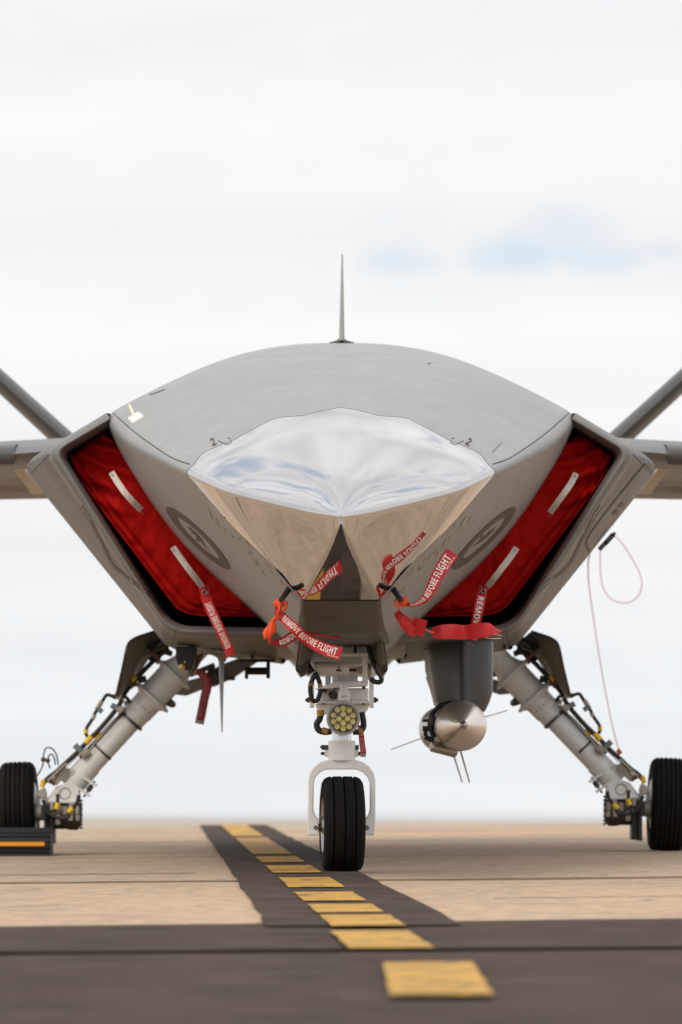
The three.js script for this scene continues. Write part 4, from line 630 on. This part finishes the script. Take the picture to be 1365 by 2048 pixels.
// ---------------------------------------------------------------- intake covers
const redFab = new THREE.MeshPhysicalMaterial({ color: lin2(0.47, 0.005, 0.003), roughness: 0.8, specularIntensity: 0.3, sheen: 0.06, sheenColor: lin2(0.8, 0.1, 0.06), sheenRoughness: 0.5, bumpMap: data(256, 256, (u, v) => { const n = 0.5 + 0.25 * Math.sin(u * 2 * Math.PI * 60) + 0.25 * Math.sin(v * 2 * Math.PI * 60); return [n, n, n]; }), bumpScale: 0.0005 });
function ribbon(pts, widths, thick = 0) { // pts: [px, py, d]; u along, v across, v = 1 on the left-hand side of travel
  const v = pts.map(V), c = new THREE.CatmullRomCurve3(v, false, 'centripetal'), n = pts.length * 9, wf = curve(pts.map((_, i) => i / (pts.length - 1)), widths.map((w, i) => m(w, pts[i][2] ?? 15))), rows = [];
  for (let i = 0; i <= n; i++) { const t = i / n, p = c.getPoint(t), tg = c.getTangent(t), nn = new THREE.Vector3(-tg.y, tg.x, 0).normalize(), w = wf(t) / 2, r = []; for (let k = 0; k <= 4; k++) { const q = k / 4 * 2 - 1; r.push(p.clone().addScaledVector(nn, q * w).add(new THREE.Vector3(0, 0, 0.004 * noise.noise(t * 9, q * 2, widths[0]) - 0.003 * q * q))); } rows.push(r); }
  return grid(rows, (i, j) => [i / n, j / 4]);
}
for (const s of [-1, 1]) {
  const X = (x) => (s < 0 ? x : 1365 - x);
  const side = s < 0 ? 'left' : 'right';
  const cov = thing('intake_cover', `quilted red fabric cover plugging the ${side}-hand engine intake`, 'intake cover', 'red intake covers');
  const o = new THREE.CatmullRomCurve3([[142, 912], [155, 946], [208, 1024], [277, 1115], [337, 1194], [358, 1218], [390, 1229], [450, 1231], [516, 1232]].map(([x, y]) => new THREE.Vector3(x, y, 0)), false, 'centripetal');
  const inn = new THREE.CatmullRomCurve3([[206, 868], [250, 902], [305, 960], [345, 1003], [392, 1060], [446, 1110], [500, 1150], [525, 1185], [536, 1212]].map(([x, y]) => new THREE.Vector3(x, y, 0)), false, 'centripetal');
  const rows = [], N = 90, K = 30;
  for (let i = 0; i <= N; i++) { const a = o.getPointAt(i / N), b = inn.getPointAt(i / N), r = []; for (let k = 0; k <= K; k++) {
    const u = k / K, v = i / N, e = Math.min(u * 3.2, v * 12, (1 - v) * 10, 1), puff = 0.05 * Math.sqrt(clamp(e)) ;
    const wr = 0.007 * Math.sin(v * 70 + u * 5 + 4 * fbm(u * 2, v * 5, s + 3, 3)) * Math.exp(-u * 3.2) * sstep(0.0, 0.05, u) + 0.026 * fbm(u * 2.6 + 4 * s, v * 7.5, 2.2 + s, 4) * sstep(0, 0.15, u) + 0.02 * Math.sin((v - u * 0.35) * 46 + s + 2 * fbm(u * 3, v * 6, 1, 2)) * sstep(0.38, 0.1, v) + 0.007 * noise.noise(u * 9, v * 34, 7 + s);
    const stitch = -0.017 * Math.exp(-(((u - 0.13) / 0.014) ** 2));
    const d = 17.01 - puff - wr - stitch; r.push(U(X(lerp(a.x, b.x, u)), lerp(a.y, b.y, u), d)); } rows.push(r); }
  part('cover_panel', grid(rows, (i, j, p) => [p.x * 2, p.y * 2]), redFab, cov);
  part('edge_piping', tube(Array.from({ length: 24 }, (_, i) => { const q = o.getPointAt(i / 23); return [X(q.x + 1), q.y, 17.0]; }), 2.2, 90, 8), redFab, cov);
  const hnd = s < 0 ? [[[223, 944], [236, 965], [250, 985], [266, 1003], [283, 1020]], [[346, 1094], [360, 1114], [376, 1136], [392, 1157], [408, 1178]]] : [[[1153, 946], [1143, 966], [1130, 985], [1116, 1004], [1100, 1026]], [[1034, 1095], [1020, 1116], [1003, 1138], [988, 1158], [974, 1175]]];
  for (const h of hnd) part('handle_strap', [ribbon(h.map(([x, y], i) => [x, y, 16.90 - 0.06 * Math.sin((i / 4) * Math.PI)]), h.map(() => 12.5))], M.strap, cov);
  part('strap_stitching', hnd.flatMap((h) => [h[0], h[4]].map(([x, y]) => { const t = s < 0 ? 0.95 : 2.2; return orbox([x - 1, y + 3, 16.88], [x + 1 * Math.cos(t) * 8, y + 9, 16.88], 1.3, 0.004, 0.2); })), M.markSoft, cov);
}

// ---------------------------------------------------------------- warning streamers
function streamerTex(txt, opts = {}) {
  return canvas(1024, 128, (c, w, h) => {
    c.fillStyle = opts.bg ?? '#b5121b'; c.fillRect(0, 0, w, h);
    for (let i = 0; i < 900; i++) { c.fillStyle = rnd() < 0.5 ? `rgba(90,0,6,${rnd() * 0.12})` : `rgba(255,90,80,${rnd() * 0.07})`; c.fillRect(rnd() * w, rnd() * h, 2 + rnd() * 40, 1 + rnd() * 2); }
    c.strokeStyle = 'rgba(70,0,5,0.5)'; c.lineWidth = 2; c.setLineDash([7, 5]); c.strokeRect(6, 7, w - 12, h - 14); c.setLineDash([]);
    c.fillStyle = opts.fg ?? '#ece7de'; c.textBaseline = 'middle'; c.textAlign = 'left';
    if (txt) { c.font = 'bold 102px sans-serif'; const tw = c.measureText(txt).width; c.save(); c.translate(opts.x0 ?? 130, h * (opts.small ? 0.44 : 0.52)); c.scale((opts.len ?? 850) / tw, 1); c.fillText(txt, 0, 0); c.restore(); }
    if (opts.small) { c.font = 'bold 22px sans-serif'; c.textAlign = 'right'; c.fillText('NAS 1756-12', w - 28, h * 0.84); }
    if (opts.tip) { c.fillStyle = '#8d8780'; c.fillRect(w - opts.tip, 0, opts.tip, h); }
  }, true, false);
}
const cloth = (t) => new THREE.MeshPhysicalMaterial({ map: t, roughness: 0.55, sheen: 0.2, sheenColor: lin2(0.9, 0.3, 0.25) });
const RBF = 'REMOVE BEFORE FLIGHT';
function streamer(label, pts, widths, tex, more) {
  const g = thing('warning_streamer', label, 'streamer');
  part('ribbon', ribbon(pts, widths), cloth(tex), g); more?.(g); return g;
}
const grommet = (x, y, d, g) => { part('grommet', lathe([x, y, d], [x, y, d - 1], [[0, 4.6], [2, 5], [3, 4.2], [2, 3], [-2, 3]], 24), M.steel, g); part('grommet_hole', cyl([x, y, d - 0.004], [x, y, d - 0.0045], 3, 3, 20), M.black, g); };
streamer('long red lettered streamer hanging from the lower strap of the left intake cover', [[463, 1311, 16.62], [452, 1284, 16.62], [439, 1256, 16.62], [426, 1228, 16.64], [415, 1203, 16.68], [407, 1174, 16.78]], [19, 19.5, 20, 20, 20, 20], streamerTex(RBF, { bg: '#c4251f', x0: 110, len: 690 }), (g) => { grommet(410, 1184, 16.70, g); part('tie', tube([[407, 1176, 16.84], [413, 1176, 16.72], [411, 1184, 16.70]], 1.6), M.black, g); });
streamer('short red warning streamer hanging from the lower strap of the right intake cover', [[968, 1172, 16.7], [963, 1195, 16.62], [957, 1222, 16.58], [952, 1247, 16.58], [950, 1266, 16.64], [950, 1272, 16.78], [952, 1262, 16.9]], [18, 20, 20, 19, 18, 18, 18], streamerTex(RBF, { bg: '#bd1f20', x0: 150, len: 1250 }), (g) => { grommet(967, 1182, 16.63, g); part('tie', tube([[975, 1174, 16.84], [968, 1174, 16.66], [967, 1182, 16.63]], 1.6), M.black, g); });
function plug(g, x, y, d) { // ribbed cap with soft loops on a probe
  const A = U(x, y, d), sp = new THREE.SphereGeometry(m(11.5, d), 40, 28), p = sp.attributes.position; for (let i = 0; i < p.count; i++) { const a = Math.atan2(p.getY(i), p.getX(i)), k = 1 + 0.06 * Math.sin(a * 22); p.setXYZ(i, p.getX(i) * k, p.getY(i) * k * 0.9, p.getZ(i)); } sp.computeVertexNormals(); sp.translate(A.x, A.y, A.z);
  part('probe_cap', sp, M.orange, g);
}
// probes stand out from the lower flanks
for (const s of [-1, 1]) { const X = (x) => (s < 0 ? x : 1365 - x); const p0 = onSkin(X(578), 1178, 0); part('air_probe', [cylV(p0, U(X(563), 1200, CZ - p0.z - 0.1), 0.011, 0.009)], M.black, jet); }
const dl = 14.5;
streamer('twisted red streamer lettered in white across the chin, tied under the left orange probe cap', [[560, 1226, dl + 0.06], [573, 1242, dl], [589, 1256, dl - 0.02], [604, 1272, dl], [620, 1283, dl + 0.03], [639, 1293, dl + 0.02], [659, 1301, dl - 0.02], [683, 1307.5, dl - 0.06]], [16, 20, 21, 21, 22, 24, 25, 27], streamerTex(RBF, { small: true, x0: 70, len: 900 }), (g) => {
  plug(g, 559, 1207, dl + 0.02);
  part('cap_loop', [tube([[558, 1200, dl - 0.03], [560, 1212, dl - 0.05], [558, 1222, dl - 0.05], [556, 1226, dl - 0.04]], 2.6), tube([[565, 1202, dl - 0.02], [574, 1206, dl - 0.04], [573, 1215, dl - 0.04], [568, 1220, dl - 0.03]], 2.6)], M.orange, g);
  part('strap', ribbon([[556, 1212, dl + 0.02], [557, 1224, dl + 0.02], [561, 1236, dl + 0.02]], [13, 14, 17]), cloth(streamerTex('', { bg: '#b4161a' })), g);
});
{
  const g = streamer('darker red streamer showing the letters REM, hanging from the crumpled orange bag', [[541, 1283, dl + 0.12], [556, 1286, dl + 0.12], [572, 1281, dl + 0.13], [586, 1272, dl + 0.15], [600, 1266, dl + 0.18], [614, 1268, dl + 0.24], [640, 1270, dl + 0.3], [662, 1274, dl + 0.36], [684, 1275, dl + 0.4]], [8, 15, 19, 20, 16, 9, 8, 7, 3], streamerTex('REMOVE', { bg: '#8e0f16', x0: 150, len: 330 }));
  const c = U(541, 1258, dl + 0.08), b = new THREE.SphereGeometry(1, 36, 26), p = b.attributes.position;
  for (let i = 0; i < p.count; i++) { const v = new THREE.Vector3().fromBufferAttribute(p, i), t = (v.y + 1) / 2, k = lerp(1.0, 0.35, t * t), n = 1 + 0.45 * fbm(v.x * 1.7 + 3, v.y * 1.4, v.z * 1.7, 3) + 0.16 * Math.sin(v.x * 9 + v.y * 3); const x = v.x * k * n * 13 + (t - 0.5) * 16, y = v.y * 21 * (0.92 + 0.1 * n); p.setXYZ(i, c.x + m(x, dl), c.y + m(y, dl), c.z + m(v.z * k * n * 9, dl)); }
  b.computeVertexNormals(); part('crumpled_bag', b, M.orange, g); part('bag_tail', tube([[548, 1240, dl + 0.05], [556, 1232, dl + 0.03], [558, 1222, dl + 0.02]], 4.5), M.orange, g);
  part('bag_knot', tube([[536, 1273, dl + 0.08], [539, 1280, dl + 0.09], [541, 1285, dl + 0.11]], 2.6), M.orange, g);
}
streamer('red streamer blown up and outward from the right probe, white lettering on it', [[806, 1204, dl + 0.03], [824, 1210, dl], [843, 1203, dl - 0.02], [858, 1187, dl - 0.02], [871, 1161, dl], [884, 1136, dl + 0.03], [905, 1104, dl + 0.06]], [9, 8, 13, 20, 25, 27, 29], streamerTex(RBF, { small: true, x0: 130, len: 850 }), (g) => { plug(g, 806, 1203, dl + 0.02); part('cap_loop', [tube([[797, 1194, dl - 0.04], [791, 1202, dl - 0.05], [793, 1211, dl - 0.05], [801, 1212, dl - 0.04]], 2.2), tube([[797, 1210, dl - 0.02], [800, 1216, dl], [794, 1224, dl]], 1.2)], M.orange, g); });
{
  const g = streamer('plain red streamer stretched level above the dark grey pylon, with a frayed end', [[865, 1264.5, dl + 0.3], [884, 1264, dl + 0.28], [905, 1263, dl + 0.3], [928, 1264.5, dl + 0.33], [952, 1262, dl + 0.3], [975, 1259.5, dl + 0.28], [990, 1262, dl + 0.3], [1003, 1263, dl + 0.34]], [20, 29, 30, 29, 31, 28, 15, 3], streamerTex('', { bg: '#c3222a' }));
  part('frayed_thread', [tube([[966, 1274, dl + 0.3], [980, 1277, dl + 0.3], [1002, 1277, dl + 0.31]], 0.9), tube([[985, 1266, dl + 0.3], [996, 1270, dl + 0.3], [1004, 1271, dl + 0.31]], 0.6)], std(0.6, 0.42, 0.38, 0.9), g);
  const red = cloth(streamerTex('', { bg: '#b51a1e' }));
  part('folded_flag', [ribbon([[790, 1225, dl + 0.04], [803, 1240, dl + 0.02], [820, 1258, dl + 0.04], [834, 1266, dl + 0.08]], [6, 16, 22, 22]), ribbon([[797, 1222, dl + 0.06], [812, 1236, dl + 0.05], [826, 1246, dl + 0.06]], [6, 9, 14])], red, g);
  part('red_tag', prism([[829, 1234, dl + 0.06], [856, 1241, dl + 0.06], [846, 1276, dl + 0.08], [822, 1262, dl + 0.08]], new THREE.Vector3(0, 0, -0.004)), red, g);
  part('link_cord', tube([[850, 1259, dl + 0.07], [857, 1262, dl + 0.1], [868, 1265, dl + 0.29]], 1.9), M.orange, g);
  part('steel_tie', tube([[797, 1211, dl + 0.02], [794, 1222, dl + 0.03], [790, 1227, dl + 0.04]], 1.2), M.steel, g);
}
streamer('dark red streamer with a grey tip hanging by the left main gear brace', [[392, 1341, 19.7], [408, 1352, 19.7], [414, 1372, 19.7], [409, 1398, 19.7], [404, 1424, 19.7], [399, 1448, 19.7]], [10, 17, 19, 18, 18, 18], streamerTex(RBF, { bg: '#7c1416', fg: '#93504c', x0: 130, len: 780, tip: 60 }));
streamer('small red streamer with a grey tip hanging right behind the nose gear lamp', [[721, 1450, 15.97], [723, 1470, 15.95], [725, 1490, 15.95], [727, 1505, 15.95], [726, 1514, 15.95]], [10, 11, 11.5, 12, 11], streamerTex(RBF, { bg: '#a31a1e', fg: '#b98a86', x0: -700, len: 1450, tip: 200 }));

// ---------------------------------------------------------------- chock and cord
{
  const ch = thing('wheel_chock', 'black ribbed rubber wheel chock with an orange stripe in front of the left main wheel', 'wheel chock');
  const D = 19.62, gy = -0.0095, x0 = U(-70, 1700, D).x, x1 = U(99.5, 1700, D).x, top = 0.128;
  const prof = [[0, 0], [0.012, 0.012], [0.004, 0.022], [0.018, 0.03], [0.010, 0.041], [0.025, 0.047], [0.025, 0.068], [0.016, 0.071], [0.034, 0.085], [0.030, 0.092], [0.05, 0.104], [0.048, 0.11], [0.075, top], [0.12, top], [0.17, 0.09], [0.215, 0]];
  const sh = new THREE.Shape(prof.map(([z, y]) => new THREE.Vector2(z, y))), g = new THREE.ExtrudeGeometry(sh, { depth: x1 - x0, bevelEnabled: true, bevelSize: 0.003, bevelThickness: 0.004, bevelSegments: 2 });
  g.rotateY(Math.PI / 2); g.translate(x0, gy, CZ - D);
  const p = g.attributes.position; g.computeVertexNormals();
  part('chock_body', g, std(0.011, 0.011, 0.0115, 0.6), ch);
  const sb = new RoundedBoxGeometry(x1 - x0 - 0.024, 0.021, 0.008, 2, 0.003); sb.translate((x0 + x1) / 2 - 0.012, gy + 0.0575, CZ - D - 0.021); part('orange_stripe', sb, std(0.85, 0.33, 0.01, 0.5), ch);
}
{
  const D = 18.3, cd = thing('pink_cord', 'thin pale pink cord looped below the right intake shell, down to the main gear', 'cord');
  const mp = new THREE.MeshPhysicalMaterial({ color: lin2(1.0, 0.9, 0.92), roughness: 0.3, transmission: 0.95, thickness: 0 });
  const c1 = [[1225, 1068], [1238, 1079], [1252, 1097], [1266, 1120], [1277, 1140], [1284, 1163], [1280, 1187], [1264, 1203], [1244, 1206], [1224, 1199], [1208, 1178], [1202, 1150], [1201, 1098]];
  part('cord_loop', tube(c1.map(([x, y]) => [x, y, D]), 2.2, 120), mp, cd);
  part('cord_drop', tube([[1180, 1105], [1177, 1128], [1178, 1165], [1186, 1225], [1197, 1300], [1210, 1375], [1225, 1450], [1238, 1500]].map(([x, y], i) => [x, y, 18.5 + i * 0.18]), 2.2, 120), mp, cd);
  part('cord_clip', [orbox([1199, 1099, D + 0.02], [1214, 1083, D + 0.02], 9, 0.04), orbox([1210, 1088, D + 0.02], [1227, 1069, D + 0.02], 10, 0.04), cyl([1226, 1066, D], [1231, 1070, D], 4)], M.band, cd);
  part('cord_clamp', [cyl([1236, 1499, 19.75], [1242, 1508, 19.75], 4.5)], std(0.5, 0.06, 0.05, 0.5), cd);
}
renderer.render(scene, camera);
